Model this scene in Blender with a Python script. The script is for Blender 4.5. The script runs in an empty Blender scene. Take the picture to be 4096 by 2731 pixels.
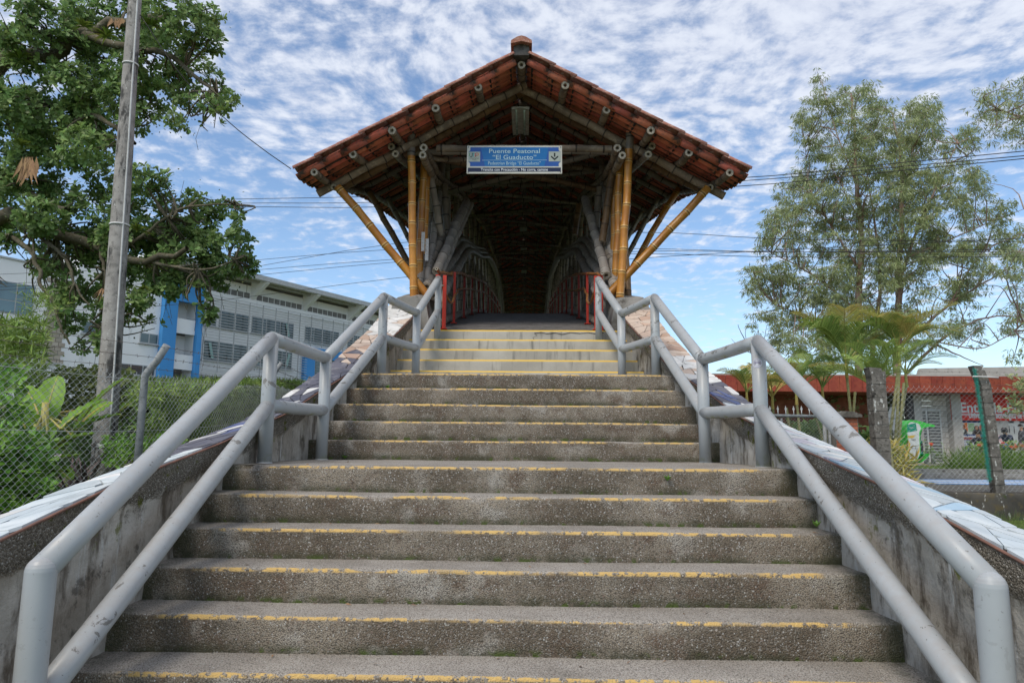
import bpy, bmesh, math, random
import numpy as np
from mathutils import Vector, Matrix, noise as mnoise
SC = bpy.context.scene
COL = SC.collection
rng = np.random.default_rng(7)
random.seed(7)
# ------------------------------------------------------------------ camera
FPX, PITCH, YAW, ROLL = 2787.1357, .1459, -.0198, .0083
CAMP = np.array([0, 0, 1.52])
K = 4096 / 2352
_F = np.array([math.sin(YAW)*math.cos(PITCH), math.cos(YAW)*math.cos(PITCH), math.sin(PITCH)])
_r = np.array([math.cos(YAW), -math.sin(YAW), 0]); _u = np.cross(_r, _F)
_R = math.cos(ROLL)*_r + math.sin(ROLL)*_u
_U = -math.sin(ROLL)*_r + math.cos(ROLL)*_u
cam = bpy.data.objects.new('camera', bpy.data.cameras.new('camera'))
COL.objects.link(cam)
cam.data.sensor_width = 36; cam.data.lens = FPX*36/4096
cam.data.clip_start = .05; cam.data.clip_end = 3000
cam.matrix_world = Matrix(((_R[0], _U[0], -_F[0], CAMP[0]), (_R[1], _U[1], -_F[1], CAMP[1]), (_R[2], _U[2], -_F[2], CAMP[2]), (0, 0, 0, 1)))
SC.camera = cam
SUN_EL, SUN_AZ = math.radians(52), math.radians(212)
SUN_STRENGTH, SKY_STRENGTH, CLOUD_STRENGTH = 1.5, .115, 1.05
SC.view_settings.view_transform = 'Standard'
SC.view_settings.look = 'None'
SC.view_settings.gamma = 1
SC.view_settings.exposure = 0.72
SC.view_settings.use_curve_mapping = False
SC.cycles.max_bounces = 6
SC.cycles.transparent_max_bounces = 8

class N:
    """small node-tree helper"""
    def __init__(s, tree): s.t = tree; s.n = tree.nodes; s.l = tree.links
    def new(s, typ, **kw):
        n = s.n.new(typ)
        for k, v in kw.items():
            if k.startswith('i_'):
                n.inputs[k[2:].replace('_', ' ')].default_value = v
            else: setattr(n, k, v)
        return n
    def link(s, a, b): s.l.new(a, b)
    def val(s, x, inp):
        if isinstance(x, (int, float)): inp.default_value = x
        elif isinstance(x, (tuple, list)): inp.default_value = (*x, 1) if (len(x) == 3 and inp.type == 'RGBA') else x
        else: s.link(x, inp)
    def math(s, op, a, b=0, c=None, clamp=False):
        n = s.n.new('ShaderNodeMath'); n.operation = op; n.use_clamp = clamp
        s.val(a, n.inputs[0]); s.val(b, n.inputs[1])
        if c is not None: s.val(c, n.inputs[2])
        return n.outputs[0]
    def mix(s, f, a, b, blend='MIX'):
        n = s.n.new('ShaderNodeMix'); n.data_type = 'RGBA'; n.blend_type = blend
        s.val(f, n.inputs[0]); s.val(a, n.inputs[6]); s.val(b, n.inputs[7])
        return n.outputs[2]
    def noise(s, vec, scale, detail=3, rough=.55, dist=0, out=0):
        n = s.n.new('ShaderNodeTexNoise'); n.inputs['Scale'].default_value = scale
        n.inputs['Detail'].default_value = detail; n.inputs['Roughness'].default_value = rough
        n.inputs['Distortion'].default_value = dist
        if vec is not None: s.link(vec, n.inputs['Vector'])
        return n.outputs[out]
    def voro(s, vec, scale, feature='F1', out=0, rand=1):
        n = s.n.new('ShaderNodeTexVoronoi'); n.feature = feature; n.inputs['Scale'].default_value = scale
        n.inputs['Randomness'].default_value = rand
        if vec is not None: s.link(vec, n.inputs['Vector'])
        return n.outputs[out]
    def rng(s, x, a, b, c=0, d=1, smooth=True):
        n = s.n.new('ShaderNodeMapRange'); n.clamp = True
        n.interpolation_type = 'SMOOTHSTEP' if smooth else 'LINEAR'
        s.val(x, n.inputs[0])
        for k, v in zip((1, 2, 3, 4), (a, b, c, d)): n.inputs[k].default_value = v
        return n.outputs[0]
    def sep(s, v):
        n = s.n.new('ShaderNodeSeparateXYZ'); s.link(v, n.inputs[0]); return n.outputs
    def comb(s, x, y, z):
        n = s.n.new('ShaderNodeCombineXYZ'); s.val(x, n.inputs[0]); s.val(y, n.inputs[1]); s.val(z, n.inputs[2]); return n.outputs[0]
    def bump(s, h, strength=.3, dist=.01, normal=None):
        n = s.n.new('ShaderNodeBump'); n.inputs['Strength'].default_value = strength; n.inputs['Distance'].default_value = dist
        s.link(h, n.inputs['Height'])
        if normal is not None: s.link(normal, n.inputs['Normal'])
        return n.outputs[0]
    def scalev(s, v, sx, sy, sz):
        n = s.n.new('ShaderNodeVectorMath'); n.operation = 'MULTIPLY'; s.link(v, n.inputs[0]); n.inputs[1].default_value = (sx, sy, sz); return n.outputs[0]

# ------------------------------------------------------------------ sky
W = bpy.data.worlds.new('World'); SC.world = W; W.use_nodes = True
n = N(W.node_tree); n.n.clear()
out = n.new('ShaderNodeOutputWorld')
sky = n.new('ShaderNodeTexSky', sky_type='NISHITA', sun_disc=False, sun_elevation=SUN_EL, sun_rotation=SUN_AZ)
sky.air_density = 1.0; sky.dust_density = .6; sky.ozone_density = 2.5
tc = n.new('ShaderNodeTexCoord').outputs['Generated']
dx, dy, dz = n.sep(tc)
den = n.math('ADD', n.math('MAXIMUM', dz, 0), .09)
P = n.comb(n.math('DIVIDE', dx, den), n.math('DIVIDE', dy, den), 0)
warp = n.noise(P, 1.3, 2, out=1)
wv = n.n.new('ShaderNodeVectorMath'); wv.operation = 'MULTIPLY_ADD'
n.link(warp, wv.inputs[0]); wv.inputs[1].default_value = (.3, .3, 0); n.link(P, wv.inputs[2]); Pw = wv.outputs[0]
big = n.noise(Pw, .75, 3, .5)
cell = n.noise(Pw, 14, 6, .6)
cell2 = n.voro(Pw, 13.0, 'SMOOTH_F1')
puff = n.math('SUBTRACT', n.math('ADD', n.math('MULTIPLY', cell, 1.15), n.math('MULTIPLY', big, .75)), n.math('MULTIPLY', cell2, .28))
puff = n.math('ADD', puff, n.math('MULTIPLY', dx, .10))
puff = n.math('ADD', puff, n.rng(dz, .0, .60, -.30, .09))
mask = n.rng(puff, .56, 1.04, 0, .86)
ccol = n.mix(n.rng(cell, .35, .7), (.40, .43, .51), (.52, .545, .60))
skyb = n.new('ShaderNodeBackground', i_Strength=SKY_STRENGTH)
tint = n.mix(1, sky.outputs[0], (.98, 1.0, 1.0), 'MULTIPLY')
n.link(tint, skyb.inputs[0])
cb = n.new('ShaderNodeBackground', i_Strength=CLOUD_STRENGTH); n.link(ccol, cb.inputs[0])
mx = n.new('ShaderNodeMixShader'); n.link(mask, mx.inputs[0]); n.link(skyb.outputs[0], mx.inputs[1]); n.link(cb.outputs[0], mx.inputs[2])
n.link(mx.outputs[0], out.inputs[0])
sl = bpy.data.lights.new('sun', 'SUN'); sl.energy = SUN_STRENGTH; sl.angle = math.radians(24); sl.color = (1, .92, .80)
so = bpy.data.objects.new('sun', sl); COL.objects.link(so)
sd = Vector((math.sin(SUN_AZ)*math.cos(SUN_EL), math.cos(SUN_AZ)*math.cos(SUN_EL), math.sin(SUN_EL)))
so.rotation_euler = sd.to_track_quat('Z', 'Y').to_euler(); so.location = (0, -5, 20)

# ------------------------------------------------------------------ measuring helpers: a view ray met at a chosen distance
def ray(x, y):
    return _F + _R*(x*K-2048)/FPX + _U*(1365.5-y*K)/FPX
def at(x, y, Y):
    d = ray(x, y); return CAMP + d*(Y/d[1])
def atz(x, y, Z):
    d = ray(x, y); return CAMP + d*((Z-CAMP[2])/d[2])

# ------------------------------------------------------------------ object helpers
def link(name, me, mat=None, parent=None, loc=None, smooth=None):
    o = bpy.data.objects.new(name, me); COL.objects.link(o)
    if mat is not None and me is not None and len(me.materials) == 0: me.materials.append(mat)
    if parent is not None: o.parent = parent
    if loc is not None: o.location = tuple(loc)
    return o
def tag(o, label=None, cat=None, group=None, kind=None):
    if label: o['label'] = label
    if cat: o['category'] = cat
    if group: o['group'] = group
    if kind: o['kind'] = kind
    return o
def empty(name, loc=(0, 0, 0), label=None, cat=None, group=None, rz=0):
    o = bpy.data.objects.new(name, None); COL.objects.link(o); o.location = tuple(loc); o.rotation_euler = (0, 0, rz)
    o.empty_display_size = .2
    return tag(o, label, cat, group)
def fast(name, V, Fc, uv=None, smooth=False):
    """V (n,3), Fc (m,k) uniform faces"""
    V = np.asarray(V, np.float32); Fc = np.asarray(Fc, np.int32)
    me = bpy.data.meshes.new(name)
    me.vertices.add(len(V)); me.vertices.foreach_set('co', V.ravel())
    m, k = Fc.shape
    me.loops.add(m*k); me.loops.foreach_set('vertex_index', Fc.ravel())
    me.polygons.add(m)
    me.polygons.foreach_set('loop_start', np.arange(0, m*k, k, dtype=np.int32))
    if smooth: me.polygons.foreach_set('use_smooth', np.ones(m, bool))
    me.update(calc_edges=True)
    if uv is not None:
        l = me.uv_layers.new(name='UVMap'); l.data.foreach_set('uv', np.asarray(uv, np.float32)[Fc.ravel()].ravel())
    return me
class MB:
    """collects polygons of any size"""
    def __init__(s): s.v = []; s.f = []; s.sm = []
    def add(s, vs, fs, smooth=False):
        b = len(s.v); s.v += [tuple(float(c) for c in v) for v in vs]
        s.f += [tuple(b+i for i in f) for f in fs]; s.sm += [smooth]*len(fs)
    def box(s, c, d, M=None):
        x, y, z = d[0]/2, d[1]/2, d[2]/2
        vs = [Vector((sx*x, sy*y, sz*z)) for sz in (-1, 1) for sy in (-1, 1) for sx in (-1, 1)]
        if M is not None: vs = [M @ v for v in vs]
        s.add([v+Vector(c) for v in vs], [(0, 2, 3, 1), (4, 5, 7, 6), (0, 1, 5, 4), (2, 6, 7, 3), (0, 4, 6, 2), (1, 3, 7, 5)])
    def prism(s, poly, a, b):
        """poly: list of (3d) points, extruded from offset a to offset b (3d vectors)"""
        k = len(poly); P = [Vector(p) for p in poly]
        s.add([p+Vector(a) for p in P]+[p+Vector(b) for p in P],
              [tuple(range(k))[::-1], tuple(range(k, 2*k))]+[(i, (i+1) % k, k+(i+1) % k, k+i) for i in range(k)])
    def tube(s, pts, r, seg=8, caps=True, smooth=True):
        V, Fq, _ = tubegeo(pts, r, seg)
        s.add(V, Fq, smooth)
        if caps:
            b = len(s.v)-len(V); n_ = len(V)//seg
            s.f += [tuple(b+i for i in range(seg))[::-1], tuple(b+(n_-1)*seg+i for i in range(seg))]; s.sm += [False, False]
    def build(s, name, mat=None, parent=None, loc=None):
        me = bpy.data.meshes.new(name); me.from_pydata(s.v, [], s.f)
        me.polygons.foreach_set('use_smooth', s.sm); me.update()
        return link(name, me, mat, parent, loc)
def frames(pts):
    P = np.asarray(pts, float); T = np.gradient(P, axis=0) if len(P) > 2 else np.array([P[1]-P[0]]*2)
    T /= np.linalg.norm(T, axis=1)[:, None]+1e-12
    a = np.array([0, 0, 1.]) if abs(T[0][2]) < .9 else np.array([1., 0, 0])
    A = []; B = []
    x = np.cross(a, T[0]); x /= np.linalg.norm(x)
    for t in T:
        x = x-t*(x@t); x /= np.linalg.norm(x); A.append(x); B.append(np.cross(t, x))
    return P, T, np.array(A), np.array(B)
def tubegeo(pts, r, seg=8):
    P, T, A, B = frames(pts); n_ = len(P)
    r = np.broadcast_to(np.asarray(r, float), (n_,))
    th = np.arange(seg)*2*np.pi/seg
    V = P[:, None, :]+r[:, None, None]*(np.cos(th)[None, :, None]*A[:, None, :]+np.sin(th)[None, :, None]*B[:, None, :])
    V = V.reshape(-1, 3)
    i = np.arange(n_-1)[:, None]*seg; j = np.arange(seg)[None, :]; j2 = (j+1) % seg
    Fq = np.stack([i+j, i+j2, i+seg+j2, i+seg+j], -1).reshape(-1, 4)
    return V, Fq.tolist(), (P, T, A, B)
def curve(pts, n_):
    """resample a polyline smoothly (Catmull-Rom)"""
    P = [np.asarray(p, float) for p in pts]
    if len(P) == 2: return np.array([P[0]+(P[1]-P[0])*t for t in np.linspace(0, 1, n_)])
    P = [2*P[0]-P[1]]+P+[2*P[-1]-P[-2]]; m = len(P)-3; out = []
    for t in np.linspace(0, m, n_):
        i = min(int(t), m-1); f = t-i; a, b, c, d = P[i:i+4]
        out.append(.5*((2*b)+(-a+c)*f+(2*a-5*b+4*c-d)*f*f+(-a+3*b-3*c+d)*f**3))
    return np.array(out)
def jit(v, s): return np.asarray(v, float)+rng.normal(0, s, 3)
def scatter(T, Fc, pos, A, B, Cc, S):
    """template T (k,3) placed n times with axes A,B,C (n,3) and scale S (n,)"""
    V = (T[None, :, 0, None]*A[:, None]+T[None, :, 1, None]*B[:, None]+T[None, :, 2, None]*Cc[:, None])*S[:, None, None]+pos[:, None]
    k = len(T); Fn = (Fc[None]+(np.arange(len(pos))*k)[:, None, None]).reshape(-1, Fc.shape[1])
    return V.reshape(-1, 3), Fn
def unit(v): return v/(np.linalg.norm(v, axis=-1, keepdims=True)+1e-12)
def axes(dirs, up=None, roll=None):
    """A along dirs, C roughly up, B side"""
    A = unit(dirs); up = np.array([0, 0, 1.]) if up is None else up
    B = unit(np.cross(up, A)+1e-6); C = np.cross(A, B)
    if roll is not None:
        c, s_ = np.cos(roll)[:, None], np.sin(roll)[:, None]; B, C = B*c+C*s_, C*c-B*s_
    return A, B, C
def text(body, size, loc, rot, mat, parent, width=None, align='CENTER', bold=0, name='lettering', depth=.001):
    c = bpy.data.curves.new(name, 'FONT'); c.body = body; c.size = size; c.align_x = align; c.extrude = depth; c.offset = bold
    c.resolution_u = 3
    t = bpy.data.objects.new('tmp', c); COL.objects.link(t)
    dg = bpy.context.evaluated_depsgraph_get(); me = bpy.data.meshes.new_from_object(t.evaluated_get(dg)); bpy.data.objects.remove(t)
    me.name = name; me.materials.clear()
    if width:
        xs = [v.co.x for v in me.vertices]; k = width/(max(xs)-min(xs))
        for v in me.vertices: v.co.x *= k
    o = link(name, me, mat, parent); o.location = loc; o.rotation_euler = rot
    return o

# ------------------------------------------------------------------ materials
MATS = {}
def mat(name, cols, scale=3, rough=.8, bump=.15, bscale=40, bdist=.01, layers=(), coord='Object', spec=.3, metallic=0, island=0, trans=0, stretch=None, rand=0, detail=4):
    """cols: 2-3 base colours mixed by noise; layers: (colour, noise scale, lo, hi[, stretch])"""
    m = bpy.data.materials.new(name); m.use_nodes = True; n = N(m.node_tree); n.n.clear()
    o = n.new('ShaderNodeOutputMaterial'); b = n.new('ShaderNodeBsdfPrincipled')
    b.inputs['Specular IOR Level'].default_value = spec; b.inputs['Metallic'].default_value = metallic
    if coord == 'World': v = n.new('ShaderNodeNewGeometry').outputs['Position']
    else: v = n.new('ShaderNodeTexCoord').outputs[coord]
    vs = n.scalev(v, *stretch) if stretch else v
    f = n.noise(vs, scale, detail)
    c = n.mix(n.rng(f, .35, .65), cols[0], cols[1])
    if len(cols) > 2: c = n.mix(n.rng(n.noise(vs, scale*3.1, detail), .5, .72), c, cols[2])
    for L in layers:
        vv = n.scalev(v, *L[4]) if len(L) > 4 else v
        c = n.mix(n.rng(n.noise(vv, L[1], 6, .65), L[2], L[3]), c, L[0])
    if island or rand:
        if island: rv = n.new('ShaderNodeNewGeometry').outputs['Random Per Island']
        else: rv = n.new('ShaderNodeObjectInfo').outputs['Random']
        k = island or rand
        h = n.new('ShaderNodeHueSaturation'); n.link(c, h.inputs['Color'])
        n.link(n.rng(rv, 0, 1, 1-k, 1+k, False), h.inputs['Value'])
        n.link(n.math('ADD', .5, n.math('MULTIPLY', n.math('SUBTRACT', n.math('FRACT', n.math('MULTIPLY', rv, 7.13)), .5), .06*k)), h.inputs['Hue'])
        c = h.outputs[0]
    n.val(c, b.inputs['Base Color'])
    rr = n.rng(f, .3, .7, max(.05, rough-.1), min(1, rough+.1)); n.link(rr, b.inputs['Roughness'])
    if bump:
        n.link(n.bump(n.noise(v, bscale, 5, .6), bump, bdist), b.inputs['Normal'])
    sh = b.outputs[0]
    if trans:
        t = n.new('ShaderNodeBsdfTranslucent'); n.val(c, t.inputs[0]); ms = n.new('ShaderNodeMixShader'); ms.inputs[0].default_value = trans
        n.link(sh, ms.inputs[1]); n.link(t.outputs[0], ms.inputs[2]); sh = ms.outputs[0]
    n.link(sh, o.inputs[0]); MATS[name] = m
    return m

def mat_step(name, light=False):
    m = bpy.data.materials.new(name); m.use_nodes = True; n = N(m.node_tree); n.n.clear()
    o = n.new('ShaderNodeOutputMaterial'); b = n.new('ShaderNodeBsdfPrincipled'); b.inputs['Specular IOR Level'].default_value = .25
    v = n.new('ShaderNodeTexCoord').outputs['Object']; g = n.new('ShaderNodeNewGeometry')
    w = g.outputs['Position']
    x, y, z = n.sep(v); nz = n.sep(g.outputs['Normal'])[2]
    ri = n.new('ShaderNodeObjectInfo').outputs['Random']
    wob = n.noise(w, 5, 5, .65)
    if light:
        base = n.mix(n.rng(n.noise(w, 2.2, 5), .35, .65), (.34, .315, .265), (.45, .42, .36))
        base = n.mix(n.rng(n.noise(n.scalev(w, 14, 14, 1.5), 1, 4), .52, .75), base, (.20, .19, .165))
        spk = n.rng(n.voro(w, 55), .04, .1); base = n.mix(n.math('MULTIPLY', n.math('SUBTRACT', 1, spk), .6), base, (.10, .09, .08))
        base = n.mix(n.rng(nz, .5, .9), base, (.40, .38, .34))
        h = n.noise(w, 30, 5)
        nrm = n.bump(h, .25, .01)
    else:
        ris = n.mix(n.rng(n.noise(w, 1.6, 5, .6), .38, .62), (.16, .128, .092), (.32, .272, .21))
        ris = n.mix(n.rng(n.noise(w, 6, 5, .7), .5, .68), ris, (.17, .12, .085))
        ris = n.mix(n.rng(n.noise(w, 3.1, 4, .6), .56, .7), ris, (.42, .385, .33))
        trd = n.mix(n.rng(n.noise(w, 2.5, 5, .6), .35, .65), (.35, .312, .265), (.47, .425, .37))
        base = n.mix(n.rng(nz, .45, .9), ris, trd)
        # exposed aggregate: pebbles of their own tones, dark gaps between
        vc = n.new('ShaderNodeTexVoronoi'); vc.inputs['Scale'].default_value = 150; n.link(w, vc.inputs['Vector'])
        cr = n.sep(vc.outputs['Color'])
        base = n.mix(n.rng(cr[0], .70, .95, 0, .6), base, (.34, .32, .28))
        base = n.mix(n.rng(cr[1], .955, .985), base, (.50, .48, .44))
        base = n.mix(n.rng(cr[2], .80, .95, 0, .55), base, (.07, .062, .05))
        base = n.mix(n.rng(vc.outputs['Distance'], .45, .75, 0, .55), base, (.06, .05, .04))
        v2 = n.new('ShaderNodeTexVoronoi'); v2.inputs['Scale'].default_value = 60; n.link(w, v2.inputs['Vector'])
        c2 = n.sep(v2.outputs['Color'])
        st = n.math('MULTIPLY', n.rng(c2[0], .92, .95), n.rng(v2.outputs['Distance'], .42, .3))
        base = n.mix(st, base, n.mix(c2[1], (.42, .38, .33), (.20, .14, .11)))
        # dark blotchy band at the foot of the riser and moss
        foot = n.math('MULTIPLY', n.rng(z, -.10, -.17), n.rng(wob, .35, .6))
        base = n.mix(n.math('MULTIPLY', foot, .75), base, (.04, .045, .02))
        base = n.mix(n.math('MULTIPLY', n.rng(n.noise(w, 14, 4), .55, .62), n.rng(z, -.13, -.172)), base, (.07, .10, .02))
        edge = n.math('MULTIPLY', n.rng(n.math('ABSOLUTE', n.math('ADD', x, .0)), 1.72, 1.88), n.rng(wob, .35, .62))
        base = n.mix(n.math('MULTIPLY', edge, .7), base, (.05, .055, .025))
        h = n.math('ADD', n.math('MULTIPLY', vc.outputs['Distance'], -.8), n.math('MULTIPLY', n.noise(w, 28, 6, .7), 1.2))
        nrm = n.bump(h, .7, .012)
    # worn yellow nosing paint on the edge of the tread
    wy = n.math('ADD', y, n.math('MULTIPLY', n.math('SUBTRACT', n.noise(w, 60, 4, .7), .5), .02))
    onedge = n.math('MULTIPLY', n.rng(wy, .022 if not light else .04, .015 if not light else .03), n.rng(z, -.022 if not light else -.03, -.012))
    if light: worn = n.rng(n.noise(w, 9, 4, .6), .28, .34)
    else:
        worn = n.math('MULTIPLY', n.rng(n.noise(w, 26, 6, .7), .44, .50), n.rng(n.noise(w, 1.5, 2, .5), .33, .45))
        worn = n.math('MULTIPLY', worn, n.rng(n.math('ABSOLUTE', x), 1.70, 1.62))
    base = n.mix(n.math('MULTIPLY', onedge, worn), base, (.66, .44, .16) if not light else (.72, .46, .07))
    n.link(base, b.inputs['Base Color']); b.inputs['Roughness'].default_value = .85; n.link(nrm, b.inputs['Normal'])
    n.link(b.outputs[0], o.inputs[0]); return m
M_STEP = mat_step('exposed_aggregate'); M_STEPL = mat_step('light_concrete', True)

def mat_wall():
    m = bpy.data.materials.new('stained_wall'); m.use_nodes = True; n = N(m.node_tree); n.n.clear()
    o = n.new('ShaderNodeOutputMaterial'); b = n.new('ShaderNodeBsdfPrincipled'); b.inputs['Specular IOR Level'].default_value = .25
    w = n.new('ShaderNodeNewGeometry').outputs['Position']; uv = n.new('ShaderNodeTexCoord').outputs['UV']
    dtop = n.sep(uv)[1]      # metres below the wall's top edge
    base = n.mix(n.rng(n.noise(w, 1.7, 6, .62), .38, .62), (.31, .28, .235), (.50, .465, .41))
    base = n.mix(n.rng(n.noise(n.scalev(w, 7, 7, 2.2), 1, 7, .7), .48, .66), base, (.13, .11, .085))
    base = n.mix(n.rng(n.noise(n.scalev(w, 16, 16, 2.0), 1, 5, .6), .60, .72), base, (.52, .52, .50))
    base = n.mix(n.rng(n.noise(w, 5, 7, .75), .56, .66, 0, .75), base, (.07, .062, .05))
    band = n.rng(n.math('ADD', dtop, n.math('MULTIPLY', n.math('SUBTRACT', n.noise(w, 4, 5, .7), .5), .22)), .17, .13)
    vc = n.new('ShaderNodeTexVoronoi'); vc.inputs['Scale'].default_value = 120; n.link(w, vc.inputs['Vector'])
    cr = n.sep(vc.outputs['Color'])
    rough = n.mix(n.rng(cr[0], .4, .9), (.17, .15, .12), (.32, .29, .245))
    rough = n.mix(n.rng(cr[1], .95, .97), rough, (.5, .48, .44))
    base = n.mix(band, base, rough)
    low = n.rng(dtop, .12, .30)
    mossf = n.math('MULTIPLY', n.rng(n.noise(w, 7, 5, .7), .58, .66), n.rng(dtop, .5, .12))
    base = n.mix(mossf, base, n.mix(n.noise(w, 60, 3), (.07, .085, .012), (.18, .19, .03)))
    h = n.math('ADD', n.noise(w, 9, 6, .65), n.math('MULTIPLY', n.math('MULTIPLY', band, vc.outputs['Distance']), -1.2))
    n.link(n.bump(h, .75, .03), b.inputs['Normal'])
    n.link(base, b.inputs['Base Color']); b.inputs['Roughness'].default_value = .9
    n.link(b.outputs[0], o.inputs[0]); return m
M_WALL = mat_wall()

def mat_rail():
    m = bpy.data.materials.new('grey_rail_paint'); m.use_nodes = True; n = N(m.node_tree); n.n.clear()
    o = n.new('ShaderNodeOutputMaterial'); b = n.new('ShaderNodeBsdfPrincipled'); g = n.new('ShaderNodeNewGeometry')
    w = g.outputs['Position']; nz = n.sep(g.outputs['Normal'])[2]
    c = n.mix(n.rng(n.noise(w, 3, 4), .3, .7), (.355, .38, .39), (.405, .43, .44))
    top = n.rng(nz, .0, .5)
    dust = n.mix(n.math('MULTIPLY', top, n.rng(n.noise(w, 18, 5, .7), .3, .75, .2, .8)), c, (.36, .345, .33))
    chipz = n.math('ADD', n.noise(w, 11, 8, .68, .6), n.math('MULTIPLY', n.math('SUBTRACT', n.noise(w, 1.6, 2), .5), .5))
    big_ = n.math('ADD', n.noise(w, 5.5, 9, .7, .4), n.math('MULTIPLY', n.math('SUBTRACT', n.noise(w, .9, 2), .5), .35))
    chip = n.math('MULTIPLY', n.math('MAXIMUM', n.rng(chipz, .635, .643), n.rng(big_, .645, .652)), n.rng(nz, -.1, .25))
    fine = n.math('MULTIPLY', n.rng(n.noise(w, 55, 4, .6), .67, .70), n.rng(nz, -.3, .3))
    c = n.mix(n.math('MAXIMUM', chip, fine), dust, n.mix(n.noise(w, 50, 3), (.15, .145, .135), (.22, .215, .20)))
    moss = n.math('MULTIPLY', n.rng(nz, -.45, -.9), n.rng(n.noise(w, 9, 5, .7), .5, .6))
    z = n.sep(w)[2]
    c = n.mix(n.math('MULTIPLY', moss, .8), c, (.24, .25, .06))
    n.link(c, b.inputs['Base Color']); n.link(n.math('ADD', .38, n.math('MULTIPLY', chip, .4)), b.inputs['Roughness'])
    b.inputs['Specular IOR Level'].default_value = .4
    n.link(n.bump(n.math('SUBTRACT', n.math('MULTIPLY', n.noise(w, 40, 3), .15), chip), .3, .003), b.inputs['Normal'])
    n.link(b.outputs[0], o.inputs[0]); return m
M_RAIL = mat_rail()

def mat_bamboo(name, a, b_, c_, gloss=.55, ring=(.05, .03, .02), ringb=None, blotch=.5):
    m = bpy.data.materials.new(name); m.use_nodes = True; n = N(m.node_tree); n.n.clear()
    o = n.new('ShaderNodeOutputMaterial'); b = n.new('ShaderNodeBsdfPrincipled')
    tcn = n.new('ShaderNodeTexCoord'); uv = tcn.outputs['UV']; ob = tcn.outputs['Object']
    ri = n.new('ShaderNodeObjectInfo').outputs['Random']
    u_, v_, _ = n.sep(uv)
    off = n.comb(ri, n.math('MULTIPLY', ri, 13.7), 0)
    va = n.n.new('ShaderNodeVectorMath'); va.operation = 'MULTIPLY_ADD'; n.link(off, va.inputs[0]); va.inputs[1].default_value = (17, 17, 17); n.link(ob, va.inputs[2])
    base = n.mix(n.rng(n.noise(va.outputs[0], 2.2, 5, .6), .35, .65), a, b_)
    base = n.mix(n.rng(n.noise(va.outputs[0], 9, 6, .7), .5, .68, 0, blotch), base, c_)
    streak = n.noise(n.scalev(uv, 60, 1.2, 1), 1, 3)
    base = n.mix(n.rng(streak, .45, .75, 0, .35), base, tuple(x*.45 for x in a))
    fr = n.math('FRACT', v_); dd = n.math('MINIMUM', fr, n.math('SUBTRACT', 1, fr))
    base = n.mix(n.rng(dd, .05, .012), base, ring)
    if ringb: base = n.mix(n.math('MULTIPLY', n.rng(dd, .075, .06), n.rng(dd, .03, .045)), base, ringb)
    hsv = n.new('ShaderNodeHueSaturation'); n.link(base, hsv.inputs['Color']); n.link(n.rng(ri, 0, 1, .8, 1.2, False), hsv.inputs['Value'])
    n.link(hsv.outputs[0], b.inputs['Base Color']); b.inputs['Roughness'].default_value = gloss
    b.inputs['Specular IOR Level'].default_value = .35
    n.link(n.bump(n.math('ADD', streak, n.noise(va.outputs[0], 25, 4)), .15, .005), b.inputs['Normal'])
    n.link(b.outputs[0], o.inputs[0]); return m
M_GOLD = mat_bamboo('golden_bamboo', (.46, .205, .035), (.34, .13, .022), (.22, .10, .03), .33, (.20, .10, .025), (.62, .40, .14), .35)
M_OLD = mat_bamboo('weathered_bamboo', (.24, .18, .125), (.13, .096, .068), (.38, .31, .225), .7, (.03, .022, .016), None, .8)
M_DARK = mat_bamboo('smoked_bamboo', (.16, .136, .112), (.23, .19, .15), (.33, .275, .21), .6, (.025, .02, .016), (.18, .155, .13), .5)
M_BROWNB = mat_bamboo('brown_bamboo', (.22, .13, .06), (.12, .07, .035), (.30, .20, .11), .55, (.05, .03, .02), None, .6)
M_RIB = mat_bamboo('grey_arch_bamboo', (.20, .18, .16), (.28, .25, .22), (.36, .32, .27), .5, (.05, .045, .04), (.34, .31, .27), .5)
M_CUT = mat('cut_bamboo_end', [(.46, .41, .33), (.32, .27, .21), (.14, .11, .08)], 18, .9, .3, 60)
M_TILE = mat('clay_tile', [(.46, .13, .08), (.52, .16, .10), (.28, .09, .06)], 2.5, .75, .2, 60, layers=[((.10, .07, .055), 5, .60, .72)], island=.22)
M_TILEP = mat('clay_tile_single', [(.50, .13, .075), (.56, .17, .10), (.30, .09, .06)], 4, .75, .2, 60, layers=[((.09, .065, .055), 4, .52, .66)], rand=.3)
M_TILET = mat('lichened_clay_tile', [(.40, .17, .12), (.30, .12, .085), (.46, .30, .24)], 9, .8, .3, 70, layers=[((.50, .44, .37), 30, .58, .66), ((.09, .07, .055), 14, .62, .7)], rand=.15)
M_BATTEN = mat('dark_batten', [(.035, .028, .023), (.06, .048, .038)], 8, .8)
M_MORTAR = mat('ridge_mortar', [(.06, .055, .05), (.14, .13, .12)], 12, .95, .4, 50)
M_CONC = mat('concrete', [(.22, .21, .19), (.34, .32, .295), (.15, .14, .12)], 1.5, .9, .3, 35, layers=[((.07, .06, .05), 4, .58, .72)], coord='World')
M_CONCD = mat('wet_dark_concrete', [(.055, .05, .042), (.10, .09, .075), (.13, .10, .05)], 2.2, .9, .4, 30, layers=[((.65, .64, .60), 11, .62, .66, (1, 1, .35)), ((.05, .07, .015), 3, .6, .7)], coord='World')
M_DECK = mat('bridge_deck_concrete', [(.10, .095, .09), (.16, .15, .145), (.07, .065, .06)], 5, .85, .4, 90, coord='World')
M_RED = mat('red_paint', [(.55, .045, .022), (.42, .035, .02)], 3, .45, .05, 30)
M_VINEGUARD = mat('varnished_brown_bamboo', [(.30, .12, .04), (.17, .07, .025), (.40, .19, .07)], 12, .35, .3, 30)
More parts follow.
